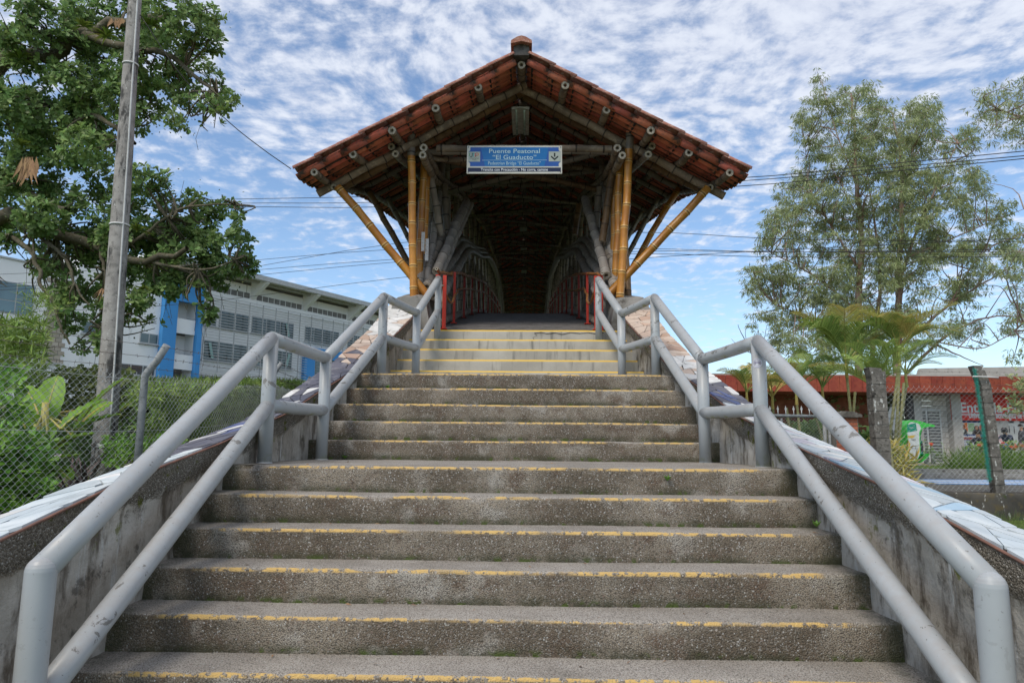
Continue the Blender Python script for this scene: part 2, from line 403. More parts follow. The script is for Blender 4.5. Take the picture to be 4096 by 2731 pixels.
# ================================================================== terrain and setting
M_GROUND = mat('grassy_soil', [(.05, .075, .018), (.09, .11, .03), (.12, .09, .05)], .8, .95, .4, 8, .05, coord='World', layers=[((.035, .05, .012), 6, .5, .7)])
M_LAWN = mat('mown_grass', [(.09, .15, .028), (.14, .19, .045), (.07, .11, .02)], 3, .95, .5, 30, .03, coord='World')
M_ASPH = mat('asphalt', [(.10, .095, .085), (.15, .14, .125)], 2, .9, .3, 60, coord='World')
M_KERB = mat('kerb_concrete', [(.30, .29, .27), (.20, .19, .17), (.12, .11, .10)], 4, .9, .2, 40, coord='World')
M_BLUEP = mat('blue_road_paint', [(.08, .26, .60), (.13, .34, .66)], 6, .8, .1, 40, coord='World', layers=[((.2, .2, .2), 20, .62, .7)])
M_WHITEP = mat('white_road_paint', [(.6, .6, .6), (.48, .48, .48)], 6, .8, .1, 40, coord='World')
XC = -.1126
def hgt(x, y):
    if -2.34 < x < 2.12 and y < 9: return -.02
    if x > 1.0:
        h = .30 if y < 12.44 else .74
        if y > 40: h += (y-40)*.01
        return h
    if x < -1.2:
        t = min(max((y-6)/54, 0), 1)**2; l = min(max((-x-4)/18, 0), 1)
        return .80+.25*min(max((y-4)/6, 0), 1)+4.6*t*l
    return 0 if y < 3 else .5
xs = sorted(set([-600, -300, -150, -80, -60] + list(np.arange(-45, -3, 2.0)) + [-4, -3, -2.36, -2.32, -1.3, -1.1, .9, 1.1, 2.1, 2.14, 3] + list(np.arange(4, 40, 3)) + [50, 80, 150, 300, 600]))
ys = sorted(set([-300, -100, -30, -8, -2, 0, 2, 2.9, 3.1, 4, 6, 8, 10, 12.4, 12.48, 13.5, 15] + list(np.arange(17, 60, 3)) + [70, 90, 130, 200, 400, 900]))
V = [(x, y, hgt(x, y)+(0 if abs(x) < 3 or 12 < y < 27 else .05*mnoise.noise(Vector((x*.3, y*.3, 0))))) for y in ys for x in xs]
nx = len(xs); Fq = [(j*nx+i, j*nx+i+1, (j+1)*nx+i+1, (j+1)*nx+i) for j in range(len(ys)-1) for i in range(nx-1)]
tag(link('ground', fast('ground', V, Fq, smooth=True), M_GROUND), kind='structure')
def sheet(name, pts, mt, t=.0):
    m = MB(); m.add(pts, [tuple(range(len(pts)))]); return tag(m.build(name, mt), kind='structure')
sheet('road', [(2.6, 12.6, .756), (40, 12.6, .756), (40, 17.8, .756), (2.6, 17.8, .756)], M_ASPH)
m = MB()
for y0, y1 in ((15.1, 15.42), (15.8, 16.12), (16.5, 16.8), (17.1, 17.35)):
    x0 = 9.2-(y0-15.1)*.0
    m.add([(8.6, y0, .761), (14.5, y0, .761), (14.5, y1, .761), (8.9, y1, .761)], [(0, 1, 2, 3)])
o = m.build('parking_marking', M_BLUEP); tag(o, kind='structure')
m = MB()
for y0, y1 in ((15.42, 15.8), (16.12, 16.5), (16.8, 17.1)):
    m.add([(8.8, y0, .761), (14.5, y0, .761), (14.5, y1, .761), (9.0, y1, .761)], [(0, 1, 2, 3)])
tag(m.build('white_road_marking', M_WHITEP), kind='structure')
m = MB(); m.box((22, 17.95, .80), (36, .24, .16)); tag(m.build('kerb', M_KERB), kind='structure')
m = MB(); m.box((22, 18.45, .92), (36, .16, .12)); m.box((22, 18.25, .79), (36, .4, .08)); tag(m.build('planting_bed_kerb', M_KERB), kind='structure')
sheet('lawn', [(8, 18.3, .86), (40, 18.3, .86), (40, 25.6, .90), (8, 25.6, .90)], M_LAWN)
sheet('pavement', [(8, 24.4, .905), (40, 24.4, .905), (40, 27.2, .905), (8, 27.2, .905)], M_KERB)

# ================================================================== the stairs
R1, R2, R3 = .17, .1813, .1737
def step_at(i):
    if i <= 5: return 3.2057+i*.3037, .5156+i*R1, R1
    if i <= 10: return 3.2057+5*.3037+1.7833+(i-6)*.2569, .5156+5*R1+(i-5)*R2, R2
    return 3.2057+5*.3037+1.7833+4*.2569+1.3459+(i-11)*.2517, .5156+5*R1+5*R2+(i-10)*R3, R3
STY = [.4, 2.7, 3.5, 4.6, 5.9, 6.6, 7.6, 8.4, 8.9, 9.6, 10.3]
HI = [1.895, 1.895, 1.895, 1.895, 1.895, 1.88, 1.69, 1.64, 1.60, 1.51, 1.45]
ZI = [.62, 1.15, 1.33, 1.52, 1.78, 1.99, 2.37, 2.70, 2.90, 3.24, 3.62]
HO = [2.30, 2.30, 2.31, 2.32, 2.32, 2.22, 2.05, 2.00, 1.97, 1.95, 1.93]
ZO = [.53, 1.06, 1.23, 1.43, 1.68, 1.93, 2.37, 2.72, 2.93, 3.27, 3.62]
hi = lambda y: float(np.interp(y, STY, HI)); zi = lambda y: float(np.interp(y, STY, ZI))
ho = lambda y: float(np.interp(y, STY, HO)); zo = lambda y: float(np.interp(y, STY, ZO))
stairs = empty('outdoor_staircase', (XC, 1.0, 0), 'wide worn concrete staircase with yellow edged steps climbing to the roofed bridge', 'stairs')
def chip(x, s):
    return max(0, mnoise.noise(Vector((x*1.4, s*4.3, 9)))-.38)*.03 + max(0, mnoise.noise(Vector((x*3.3, s*7.1, 2))) - .25)*.05 + max(0, mnoise.noise(Vector((x*11, s*3.7, 5)))-.3)*.03
for i in range(-3, 16):
    y, z, r = step_at(i)
    if i < 15: y2 = step_at(i+1)[0]
    else: y2 = y+.3
    dep = y2-y+.03
    light = i >= 11
    prof = [(0, -r-.02), (0, -r*.6), (-.001, -r*.25), (0, -.028), (.004, -.010), (.013, -.001), (.03, 0), (.06, 0), (dep*.5+.03, 0), (dep, 0)]
    nxs = 150; V = []; w0 = hi(y)+.04; w1 = hi(min(y2, 10.2))+.04
    for k in range(nxs+1):
        t = k/nxs*2-1
        x0 = t*w0; c = chip(x0, i)*(0.35 if light else 1)
        for q, (py, pz) in enumerate(prof):
            xx = t*(w0+(w1-w0)*max(0, py)/dep)
            dy = .010*mnoise.noise(Vector((xx*1.7, i*3.3, pz*5)))+.0035*mnoise.noise(Vector((xx*14, i*5.1, pz*40)))
            dz = .008*mnoise.noise(Vector((xx*.9, i*1.3, 7)))+.0025*mnoise.noise(Vector((xx*13, i*2.3, py*9)))
            if q in (3, 4, 5, 6): dy += c; dz -= c*.6*(q in (4, 5))
            if light: dy *= .4; dz *= .5
            V.append((xx, py+dy, pz+dz))
    m_ = len(prof); Fq = [(k*m_+q, (k+1)*m_+q, (k+1)*m_+q+1, k*m_+q+1) for k in range(nxs) for q in range(m_-1)]
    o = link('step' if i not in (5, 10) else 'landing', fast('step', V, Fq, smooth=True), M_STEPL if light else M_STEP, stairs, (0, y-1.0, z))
    if i == 15: o['label'] = 'cracked pale top step'
# crack and broken-out patch across the top riser
m = MB()
M_CRACK = mat('crack_shadow', [(.02, .018, .015), (.04, .035, .03)], 20, .95)
yT, zT, rT = step_at(15)
pts = [(.12, -.045), (.22, -.03), (.30, -.05), (.42, -.035), (.52, -.058), (.64, -.03), (.78, -.042), (.90, -.03), (1.0, -.045), (1.12, -.035)]
for a, b in zip(pts[:-1], pts[1:]):
    th = .007+.004*random.random()
    m.add([(a[0], yT-.008, zT+a[1]), (b[0], yT-.008, zT+b[1]), (b[0], yT-.008, zT+b[1]-th), (a[0], yT-.008, zT+a[1]-th)], [(0, 3, 2, 1)])
pts = [(.12, -.045), (.16, -.08), (.10, -.11), (.13, -.16)]
for a, b in zip(pts[:-1], pts[1:]):
    m.add([(a[0], yT-.008, zT+a[1]), (b[0], yT-.008, zT+b[1]), (b[0]+.006, yT-.008, zT+b[1]), (a[0]+.006, yT-.008, zT+a[1])], [(0, 1, 2, 3)])
o = m.build('crack', M_CRACK, stairs); o.location = (-XC, -1.0, 0)

# ------------------------------------------------------------------ side walls with crazy-paved coping
def flag_mat(name, cols):
    return mat(name, cols, 3, .6, .12, 40, coord='World', rand=.14)
FM = {'pale': flag_mat('pale_blue_marble', [(.48, .53, .55), (.58, .61, .61), (.42, .46, .47)]),
      'blue': flag_mat('light_blue_marble', [(.36, .50, .60), (.45, .57, .66)]),
      'lilac': flag_mat('lilac_marble', [(.52, .48, .53), (.60, .56, .60)]),
      'slate': flag_mat('dark_slate_flag', [(.085, .085, .11), (.13, .125, .15), (.20, .19, .2)]),
      'indigo': flag_mat('blue_slate_flag', [(.07, .09, .20), (.12, .14, .26)]),
      'white': flag_mat('white_marble_flag', [(.66, .65, .62), (.72, .70, .67), (.5, .47, .43)]),
      'sand': flag_mat('sandstone_flag', [(.52, .40, .32), (.58, .47, .385), (.44, .33, .26)]),
      'peach': flag_mat('peach_stone_flag', [(.46, .31, .23), (.52, .37, .28)])}
def pick(side, y):
    j = y+rng.normal(0, .12)
    if side < 0:
        if j < 4.25: p = ['pale']*9+['white']
        elif j < 5.1: p = ['slate']*8+['white']
        elif j < 5.9: p = ['indigo', 'indigo', 'slate', 'white']
        elif j < 7.9: p = ['slate']*10+['white']
        elif j < 8.9: p = ['sand', 'sand', 'sand', 'peach']
        else: p = ['white']*4+['sand']
    else:
        if j < 4.4: p = ['pale', 'pale', 'lilac', 'pale', 'pale', 'blue']
        elif j < 6.3: p = ['white', 'pale', 'pale', 'lilac']
        elif j < 7.0: p = ['slate', 'slate', 'white', 'indigo']
        elif j < 7.9: p = ['white', 'sand', 'white']
        else: p = ['sand', 'sand', 'sand', 'sand', 'peach']
    return p[rng.integers(len(p))]
def cut(poly, amax, out):
    P = np.array(poly); x, y = P[:, 0], P[:, 1]
    A = .5*abs(np.dot(x, np.roll(y, 1))-np.dot(y, np.roll(x, 1)))
    ext = np.ptp(P, axis=0)
    if (A < amax*(.5+rng.random()) and ext.max() < .62) or A < .006: out.append(P); return
    c = P.mean(0)+rng.normal(0, .12, 2)*ext
    ang = (np.pi/2 if ext[0] > ext[1] else 0)+rng.normal(0, .45)
    d = np.array([math.cos(ang), math.sin(ang)]); nn = np.array([-d[1], d[0]])
    s = (P-c)@nn; a = []; b = []
    for i in range(len(P)):
        j = (i+1) % len(P)
        (a if s[i] >= 0 else b).append(P[i])
        if s[i]*s[j] < 0:
            q = P[i]+(P[j]-P[i])*s[i]/(s[i]-s[j]); a.append(q); b.append(q)
    if len(a) < 3 or len(b) < 3: out.append(P); return
    cut(a, amax, out); cut(b, amax, out)
M_GROUT = mat('dark_grout', [(.035, .03, .027), (.06, .05, .045)], 10, .95, .2, 50, coord='World')
M_BRICKEDGE = mat('terracotta_edge_strip', [(.24, .12, .085), (.16, .09, .07)], 8, .9, .2, 50, coord='World')
def sidewall(side):
    lab = ('concrete stair wall on the left, coping paved with pale blue, slate and cream stone pieces' if side < 0 else
           'mossy concrete stair wall on the right, coping paved with white, lilac and peach stone pieces')
    w = empty('stair_wall', (XC+side*2.1, 1, 0), lab, 'wall')
    yy = np.arange(.6, 10.31, .07); NV = 26
    V = []; UV = []
    for y in yy:
        zt = zi(y)-.012; bot = 0 if y < 3 else .2+.3*max(0, y-3)*.9
        bot = min(bot, zt-.9); x = hi(y)
        for k in range(NV+1):
            d = (k/NV)**1.3*(zt-bot); z = zt-d
            band = 1/(1+math.exp((d-.15-.05*mnoise.noise(Vector((y*2.1, side, 0))))/.012))
            px = -.022*band+.014*mnoise.noise(Vector((y*2, z*2, side*5)))+.007*mnoise.noise(Vector((y*9, z*9, side*5)))
            V.append((XC+side*(x+px+.018), y, z)); UV.append((y, d))
    n_ = NV+1; Fq = [(j*n_+k, (j+1)*n_+k, (j+1)*n_+k+1, j*n_+k+1) for j in range(len(yy)-1) for k in range(NV)]
    if side > 0: Fq = [f[::-1] for f in Fq]
    o = link('inner_face', fast('inner_face', V, Fq, UV, True), M_WALL, w); o.location = (-w.location.x, -1, 0)
    # top slab, outer face and end
    m = MB()
    for a, b in zip(yy[:-1], yy[1:]):
        q = lambda y, f: (XC+side*(hi(y)*(1-f)+ho(y)*f), y, zi(y)*(1-f)+zo(y)*f-.014)
        A = [q(a, 0), q(b, 0), q(b, 1), q(a, 1)]
        lo = lambda p: (p[0], p[1], 0)
        m.add(A+[lo(A[3]), lo(A[2])], [(0, 1, 2, 3), (3, 2, 5, 4)])
    y = yy[0]; m.add([(XC+side*hi(y), y, zi(y)), (XC+side*ho(y), y, zo(y)), (XC+side*ho(y), y, 0), (XC+side*hi(y), y, 0)], [(0, 1, 2, 3)])
    o = m.build('core', M_GROUT, w); o.location = (-w.location.x, -1, 0)
    # terracotta strip along the inner top edge
    m = MB(); p = [(XC+side*(hi(y)-.006), y, zi(y)-.012) for y in yy]
    m.tube(p, .007, 5); o = m.build('edge_strip', M_BRICKEDGE, w); o.location = (-w.location.x, -1, 0)
    polys = []
    edges = [.6, 4.2, 6.6, 8.0, 10.28]
    for a, b in zip(edges[:-1], edges[1:]):
        amax = .055 if a < 4 else .035
        cut([(a, 0), (b, 0), (b, .42), (a, .42)], amax, polys)
    for P in polys:
        c = P.mean(0)
        if c[0] < 1.6: continue
        S = []
        g = .0085
        dd = np.linalg.norm(P-c, axis=1); Q = c+(P-c)*(1-g/np.maximum(dd, .02))[:, None]
        # round every corner a little so the pieces look broken, not cut
        R = []
        for i in range(len(Q)):
            a, b, d = Q[i-1], Q[i], Q[(i+1) % len(Q)]
            R += [b+(a-b)*.12, b+(d-b)*.12]
        R = np.array(R); up = rng.uniform(0, .004)
        top = []; bot = []
        for s, wv in R:
            f = min(max(wv/.42, -.02), 1.02); y = s
            X = XC+side*(hi(y)*(1-f)+ho(y)*f); Z = zi(y)*(1-f)+zo(y)*f
            top.append((X, y, Z+up)); bot.append((X, y, Z-.012))
        cy = np.mean(np.array(top), axis=0)
        T = [np.array(p)-cy for p in top]; Bo = [np.array(p)-cy for p in bot]
        k = len(T); m = MB(); fc = tuple(range(k)) if side > 0 else tuple(range(k))[::-1]
        m.add(T+Bo, [fc]+[(i, k+i, k+(i+1) % k, (i+1) % k) for i in range(k)])
        o = m.build('stone_tile', FM[pick(side, c[0])], w); o.location = tuple(cy-np.array(w.location))
    return w
WL = sidewall(-1); WR = sidewall(1)

# ------------------------------------------------------------------ handrails
def handrail(side):
    L = ([(-1.76, 2.60), (-1.93, 5.20), (-1.84, 6.35), (-1.67, 8.0), (-1.41, 8.87), (-1.26, 9.78)] if side < 0 else
         [(1.60, 2.52), (1.75, 5.23), (1.60, 6.30), (1.50, 8.0), (1.23, 8.87), (1.035, 9.78)])
    ztop = [1.05, 2.30, 2.29, 3.22, 3.19, 3.865]; zmid = [.55, 1.79, 1.81, 2.735, 2.73, 3.385]; zb = [.0, 1.36, 1.36, 2.26, 2.26, 2.95]
    o = empty('handrail', (L[0][0], L[0][1], .17), 'grey painted pipe handrail with flaking paint on the %s side of the stairs' % ('left' if side < 0 else 'right'), 'handrail')
    l0 = np.array(o.location)
    r = .052
    for k, (x, y) in enumerate(L):
        m = MB(); rr = r if k < 5 else .046
        m.tube([(x, y, zb[k]), (x, y, ztop[k] if k == 0 else ztop[k]+.015)], rr, 20, caps=k > 0)
        if k == 0:
            for q in range(6):
                a0, a1 = q*math.pi/12, (q+1)*math.pi/12; m.tube([(x, y, ztop[0]+rr*math.sin(a0)), (x, y, ztop[0]+rr*math.sin(a1))], [rr*math.cos(a0), max(1e-4, rr*math.cos(a1))], 20, caps=False)
        if k: m.tube([(x, y, zb[k]), (x, y, zb[k]+.012)], rr+.006, 20)      # weld collar at the foot
        m.build('post', M_RAIL, o, -l0)
    for name, zz in (('top_rail', ztop), ('lower_rail', zmid)):
        for k in range(5):
            a = np.array([*L[k], zz[k]]); b = np.array([*L[k+1], zz[k+1]]); d = unit(b-a)
            m = MB(); e0 = 0
            pts = curve([a+d*e0, (a+b)/2+np.array([0, 0, -.004]), b-d*.01], 8)
            m.tube(pts, r*.98, 20); m.build(name, M_RAIL, o, -l0)
    if side > 0:
        M_STK = mat('sticker_white', [(.62, .62, .66), (.68, .68, .72)], 5, .5, 0); M_STV = mat('sticker_violet', [(.22, .20, .34), (.28, .26, .40)], 5, .5, 0)
        # round sticker wrapped on the front of the post
        x0, y0 = L[1]; zc = 2.13
        m = MB(); m2 = MB()
        def pt(u, v, rr): a = u/rr-.55; return (x0+rr*math.sin(a), y0-rr*math.cos(a), zc+v)
        for q in range(24):
            a, b = q*math.pi/12, (q+1)*math.pi/12
            m.add([pt(0, 0, .0532), pt(.036*math.cos(a), .036*math.sin(a), .0532), pt(.036*math.cos(b), .036*math.sin(b), .0532)], [(0, 1, 2)])
            for R_, t in ((.031, .003), (.02, .002)):
                m2.add([pt(R_*math.cos(a), R_*math.sin(a), .0537), pt(R_*math.cos(b), R_*math.sin(b), .0537), pt((R_-t)*math.cos(b), (R_-t)*math.sin(b), .0537), pt((R_-t)*math.cos(a), (R_-t)*math.sin(a), .0537)], [(0, 1, 2, 3)])
        for q in range(-3, 4):
            m2.add([pt(q*.006-.0022, -.002, .0538), pt(q*.006+.0022, -.002, .0538), pt(q*.006+.0022, .009, .0538), pt(q*.006-.0022, .009, .0538)], [(0, 1, 2, 3)])
        s = m.build('sticker', M_STK, o, -l0); s2 = m2.build('sticker_print', M_STV, s)
    return o
handrail(-1); handrail(1)

# small weeds rooted in the step corners
M_WEED = mat('weed_leaf', [(.10, .22, .03), (.18, .32, .05)], 20, .6, .05, 30, trans=.25)
for k, (wx, wy, wz) in enumerate([(at(792, 1050, 6.5)), (at(1592, 965, 7.2)), (at(1533, 1100, 4.70)), (at(1875, 1205, 4.1)), (at(890, 890, 7.5)), (at(420, 1400, 3.8))]):
    m = MB()
    for q in range(7):
        a = q*.9+k; l = .035+.02*random.random(); d = np.array([math.cos(a), math.sin(a)-.4, .9+.6*random.random()]); d /= np.linalg.norm(d); s = np.cross(d, [0, 0, 1]); s /= np.linalg.norm(s)+1e-6
        p = np.array([wx, wy, wz-.01]); m.add([p, p+d*l*.6+s*.009, p+d*l, p+d*l*.6-s*.009], [(0, 1, 2, 3)])
    c = np.mean(m.v, axis=0)
    tag(m.build('weed', M_WEED), ['tiny pale green weed at the foot of the step behind the left landing post', 'small weed in the corner by the right far landing post', 'tiny weed on the front edge of the landing', 'small green sprout in the right corner of a lower step', 'tiny weed at the left end of a middle step', 'tiny weed at the left end of a lower step'][k], 'weed', 'weeds rooted in the stairs')
# ================================================================== bamboo
def bamboo(pts, r, mt, name, parent, sp=.30, seg=10, off=None, caps=(True, True), taper=1.0, wob=.006, detail=True, n_=None, mesh_only=False):
    P0 = np.array(pts, float)
    Lg = np.linalg.norm(np.diff(P0, axis=0), axis=1).sum()
    C0 = curve(pts, max(2, int(Lg/.12)+2)) if len(pts) > 2 else P0
    cum = np.concatenate([[0], np.cumsum(np.linalg.norm(np.diff(C0, axis=0), axis=1))]); Lg = cum[-1]
    ph = rng.uniform(.1, .9)*sp
    nodes = np.arange(ph, Lg-.03, sp)
    s = [0, Lg]; kind = {0: 0, Lg: 0}
    if detail:
        for k in nodes:
            for d, kk in ((-.016, 1), (0, 2), (.016, 1)): s.append(k+d); kind[k+d] = kk
            if sp > .2: s.append(k+sp/2); kind[k+sp/2] = 3
    else:
        s += list(np.linspace(0, Lg, max(2, int(Lg/.8)+1) if len(pts) < 3 else max(3, int(Lg/1.0)+1))[1:-1])
    s = np.array(sorted(set(x for x in s if 0 <= x <= Lg)))
    Q = np.stack([np.interp(s, cum, C0[:, i]) for i in range(3)], 1)
    w = np.stack([np.interp(s, nodes, rng.normal(0, wob, len(nodes))) if len(nodes) > 1 else np.zeros(len(s)) for _ in range(3)], 1)
    Q = Q+w
    rad = r*(1+(taper-1)*s/Lg)
    mul = np.array([{0: 1.0, 1: 1.0, 2: 1.09, 3: .965}[kind.get(x, 0)] for x in s]); rad = rad*mul
    V, Fq, (P, T, A, B) = tubegeo(Q, rad, seg)
    # duplicate the seam for the UVs
    ns = len(s); th = np.arange(seg+1)*2*np.pi/seg
    V = (P[:, None]+rad[:, None, None]*(np.cos(th)[None, :, None]*A[:, None]+np.sin(th)[None, :, None]*B[:, None])).reshape(-1, 3)
    i = np.arange(ns-1)[:, None]*(seg+1); j = np.arange(seg)[None, :]
    Fq = np.stack([i+j, i+j+1, i+seg+1+j+1, i+seg+1+j], -1).reshape(-1, 4)
    uv = np.stack(np.broadcast_arrays((th/(2*np.pi))[None, :], ((s-ph)/sp)[:, None]), -1).reshape(-1, 2)
    c = P0.mean(0) if parent is None else np.zeros(3)
    base = np.array(off if off is not None else (0, 0, 0), float)
    me = fast(name, V-base, Fq, uv, True)
    if mesh_only: return me
    o = link(name, me, mt, parent)
    for e, on in enumerate(caps):
        if not on: continue
        ix = 0 if e == 0 else ns-1; sg = -1 if e == 0 else 1
        pc, t, a, b = P[ix]-base, T[ix]*sg, A[ix], B[ix]; R_ = rad[ix]; m = MB()
        prof = [(R_*1.0, .0), (R_*.96, .004), (R_*.48, .003), (R_*.42, -.004), (R_*.40, -.07), (.0001, -.075)]
        vs = []
        for rr, dd in prof:
            for q in range(seg): an = q*2*math.pi/seg; vs.append(pc+t*dd+rr*(math.cos(an)*a+math.sin(an)*b))
        f = [(l*seg+q, l*seg+(q+1) % seg, (l+1)*seg+(q+1) % seg, (l+1)*seg+q) for l in range(len(prof)-1) for q in range(seg)]
        if sg < 0: f = [x[::-1] for x in f]
        m.add(vs, f); m.build('cut_end', M_CUT, o)
    return o

# ================================================================== the roofed bamboo bridge
BX = -.085
zd = lambda y: 3.14+.247*(y-9.9)-.0034*(y-9.9)**2
_ey = [9.0, 9.42, 10.1, 10.7, 11.2, 11.7, 13.5, 15.5, 18]; _ez = [5.225, 5.265, 5.35, 5.54, 5.74, 5.93, 6.42, zd(15.5)+2.39, zd(18)+2.38]
def ev(y): return float(np.interp(y, _ey, _ez)) if y < 18 else zd(y)+2.38
def RZ(y):      # height of the ridge pole's axis
    return 7.05+(sum(ev(y+d) for d in (-.3, 0, .3))/3-5.28)
SL = .566
YEND = 66.0
BL = (BX, 9.9, 0)
bridge = empty('covered_footbridge', BL, 'long arched footbridge of bamboo poles under a red clay tile roof', 'bridge')
bl = np.array(BL)
def Bp(x, y, z): return np.array([BX+x, y, z])
def bb(pts, r, mt, name, **k): return bamboo(pts, r, mt, name, bridge, off=bl, **k)
# deck
m = MB(); ys_ = np.arange(9.93, YEND, .8)
for a, b in zip(ys_[:-1], ys_[1:]):
    za, zb_ = zd(a)-.003, zd(b)-.003
    m.add([(-1.5, a, za), (1.5, a, za), (1.5, b, zb_), (-1.5, b, zb_), (-1.5, a, za-.2), (1.5, a, za-.2), (1.5, b, zb_-.2), (-1.5, b, zb_-.2)],
          [(0, 1, 2, 3), (4, 7, 6, 5), (0, 3, 7, 4), (1, 5, 6, 2)], False)
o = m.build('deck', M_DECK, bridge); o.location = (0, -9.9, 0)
for s in (-1, 1):
    bb([Bp(s*1.22, 10.1, zd(10.1)+.06)]+[Bp(s*1.22, y, zd(y)+.06) for y in range(12, 40, 4)], .07, M_DARK, 'kerb_pole', detail=False, seg=8)
# concrete springing blocks under the columns
for s in (-1, 1):
    V = []; m = MB(); n1, n2 = 14, 12
    for i in range(n1+1):
        t = i/n1; y = 9.98+t*3.2; zt = 3.64+.9*t-.25*t*t+.35*math.exp(-((t-.25)/.2)**2)*0
        for j in range(n2+1):
            a = j/n2*math.pi; wv = .34-.06*t
            V.append((s*(1.62-.05*t)+wv*math.cos(a)*1.0, y, 2.2+(zt-2.2)*min(1, .25+1.0*math.sin(a)) + .03*mnoise.noise(Vector((t*5, j*.7, s)))))
    k = n2+1; F_ = [(i*k+j, i*k+j+1, (i+1)*k+j+1, (i+1)*k+j) for i in range(n1) for j in range(n2)]
    m.add(V, F_, False); m.f.append(tuple(range(k))[::-1]); m.sm.append(False)
    o = m.build('abutment_block', M_CONC, bridge); o.location = (0, -9.9, 0)
# columns and golden struts at the portal
xl, xr = 1.62, 1.60
bb([at(950, 692, 10.2), at(945, 362, 10.2)], .060, M_GOLD, 'column', sp=.33, seg=16, caps=(False, False))
bb([at(945, 362, 10.2), at(944, 292, 10.2)], .062, M_DARK, 'column_head', seg=14, caps=(False, True))
bb([at(1425, 685, 10.2), at(1446, 345, 10.2)], .060, M_GOLD, 'column', sp=.35, seg=16, caps=(False, False))
bb([at(1446, 345, 10.2), at(1447, 298, 10.2)], .062, M_DARK, 'column_head', seg=14, caps=(False, True))
for (a, b, Y, r) in [((961, 680), (973, 375), 10.65, .056), ((968, 672), (984, 372), 10.95, .054), ((1413, 680), (1424, 372), 10.65, .058), ((1406, 676), (1413, 385), 11.0, .054)]:
    bb([at(*a, Y), at(*b, Y)], r, M_GOLD, 'column', sp=.30+.04*random.random(), seg=14, caps=(False, False))
for (a, b) in [(at(944, 632, 10.25), at(777, 430, 10.12)), (at(1446, 626, 10.25), at(1626, 433, 10.12))]:
    d = unit(a-b); bb([b, (a+b)/2, a+d*.45], .062, M_GOLD, 'strut', sp=.36, seg=16, caps=(True, True))
for s in (-1, 1):
    bb([Bp(s*2.78, 11.9, ev(11.9)+.05), Bp(s*1.6, 11.7, 4.0)], .055, M_BROWNB if s < 0 else M_GOLD, 'strut', seg=12)
    for y in np.arange(13.6, 44, 1.9):
        bb([Bp(s*2.75, y, ev(y)+.03), Bp(s*1.62, y-.1, zd(y)+.35)], .05, M_DARK, 'strut', seg=8, detail=y < 18)
# rafters
for k, y in enumerate([10.2, 10.72] + list(np.arange(11.9, 60, 1.15))):
    near = y < 13; mt = M_OLD if k == 0 else (M_BROWNB if k == 1 else M_DARK)
    for s in (-1, 1):
        z0 = RZ(y)-.125; e = 3.1 if k == 0 else 2.95
        bb([Bp(-s*.06, y+s*.04, z0+.03), Bp(s*e, y+s*.04, z0-SL*e)], .062 if k < 2 else .05, mt, 'rafter', seg=12 if near else 6, detail=near, caps=(near, near))
    if k == 1 or k > 2 and k % 2: 
        bb([Bp(-1.75, y, RZ(y)-1.13), Bp(1.75, y, RZ(y)-1.13)], .055, M_DARK, 'tie_beam', seg=8, detail=y < 16)
        y2 = y+2.3; 
        if k % 4 == 1: bb([Bp(-1.55, y, RZ(y)-1.22), Bp(1.55, y2, RZ(y2)-1.22)], .05, M_DARK if k > 1 else M_OLD, 'cross_brace', seg=8, detail=y < 16)
        else: bb([Bp(1.6, y, RZ(y)-1.22), Bp(-1.6, y2, RZ(y2)-1.22)], .05, M_DARK, 'cross_brace', seg=8, detail=y < 16)
for a, b, Y0, Y1, r, mt in (((1003, 622), (1070, 466), 10.5, 12.4, .075, M_RIB), ((1012, 624), (1080, 470), 10.7, 12.7, .06, M_RIB), ((985, 612), (1018, 535), 10.8, 11.6, .075, M_DARK), ((986, 400), (1015, 541), 11.0, 11.4, .062, M_DARK), ((1022, 425), (1027, 540), 12, 12, .06, M_DARK), ((1030, 540), (1072, 460), 12, 13, .065, M_DARK),
                            ((1393, 632), (1344, 458), 10.5, 12.4, .075, M_RIB), ((1402, 600), (1380, 530), 10.9, 11.6, .075, M_DARK), ((1409, 384), (1383, 555), 10.9, 11.0, .058, M_BROWNB), ((1376, 430), (1370, 545), 12, 12, .055, M_DARK), ((1330, 470), (1320, 540), 14, 14, .06, M_BROWNB)):
    bb([at(*a, Y0), at(*b, Y1)], r, mt, 'brace', seg=12)
bb([at(1004, 341, 10.28), at(1405, 343, 10.28)], .056, M_OLD, 'tie_beam', sp=.42, seg=12)
bb([at(985, 360, 10.9), at(1400, 440, 12.4)], .05, M_BROWNB, 'cross_brace', seg=10)
bb([at(1400, 345, 11.2), at(990, 452, 13.0)], .05, M_DARK, 'cross_brace', seg=10)
# purlins follow the arch of the roof
PX = [0, .63, 1.25, 1.87, 2.43, 2.98]
for s in (-1, 1):
    for k, px in enumerate(PX):
        if s > 0 and k == 0: continue
        y0 = 9.55+rng.uniform(-.04, .04); q = [y0, 10.1, 10.7, 11.3, 12, 13, 14.5, 17] + list(range(20, int(YEND), 5))
        bb([Bp(s*px, y, RZ(y)-SL*px+(0 if y > 9.6 else 0)) for y in q], .060 if k < 5 else .055, M_OLD if k < 6 else M_DARK, 'purlin', sp=.34, seg=10, caps=(True, False))
    # eave pole
    bb([Bp(s*2.86, y, RZ(y)-SL*2.86-.16) for y in (10.1, 10.7, 11.3, 12, 13, 14.5, 17, 20, 25, 30, 40, 50)], .05, M_DARK, 'eave_pole', seg=8)
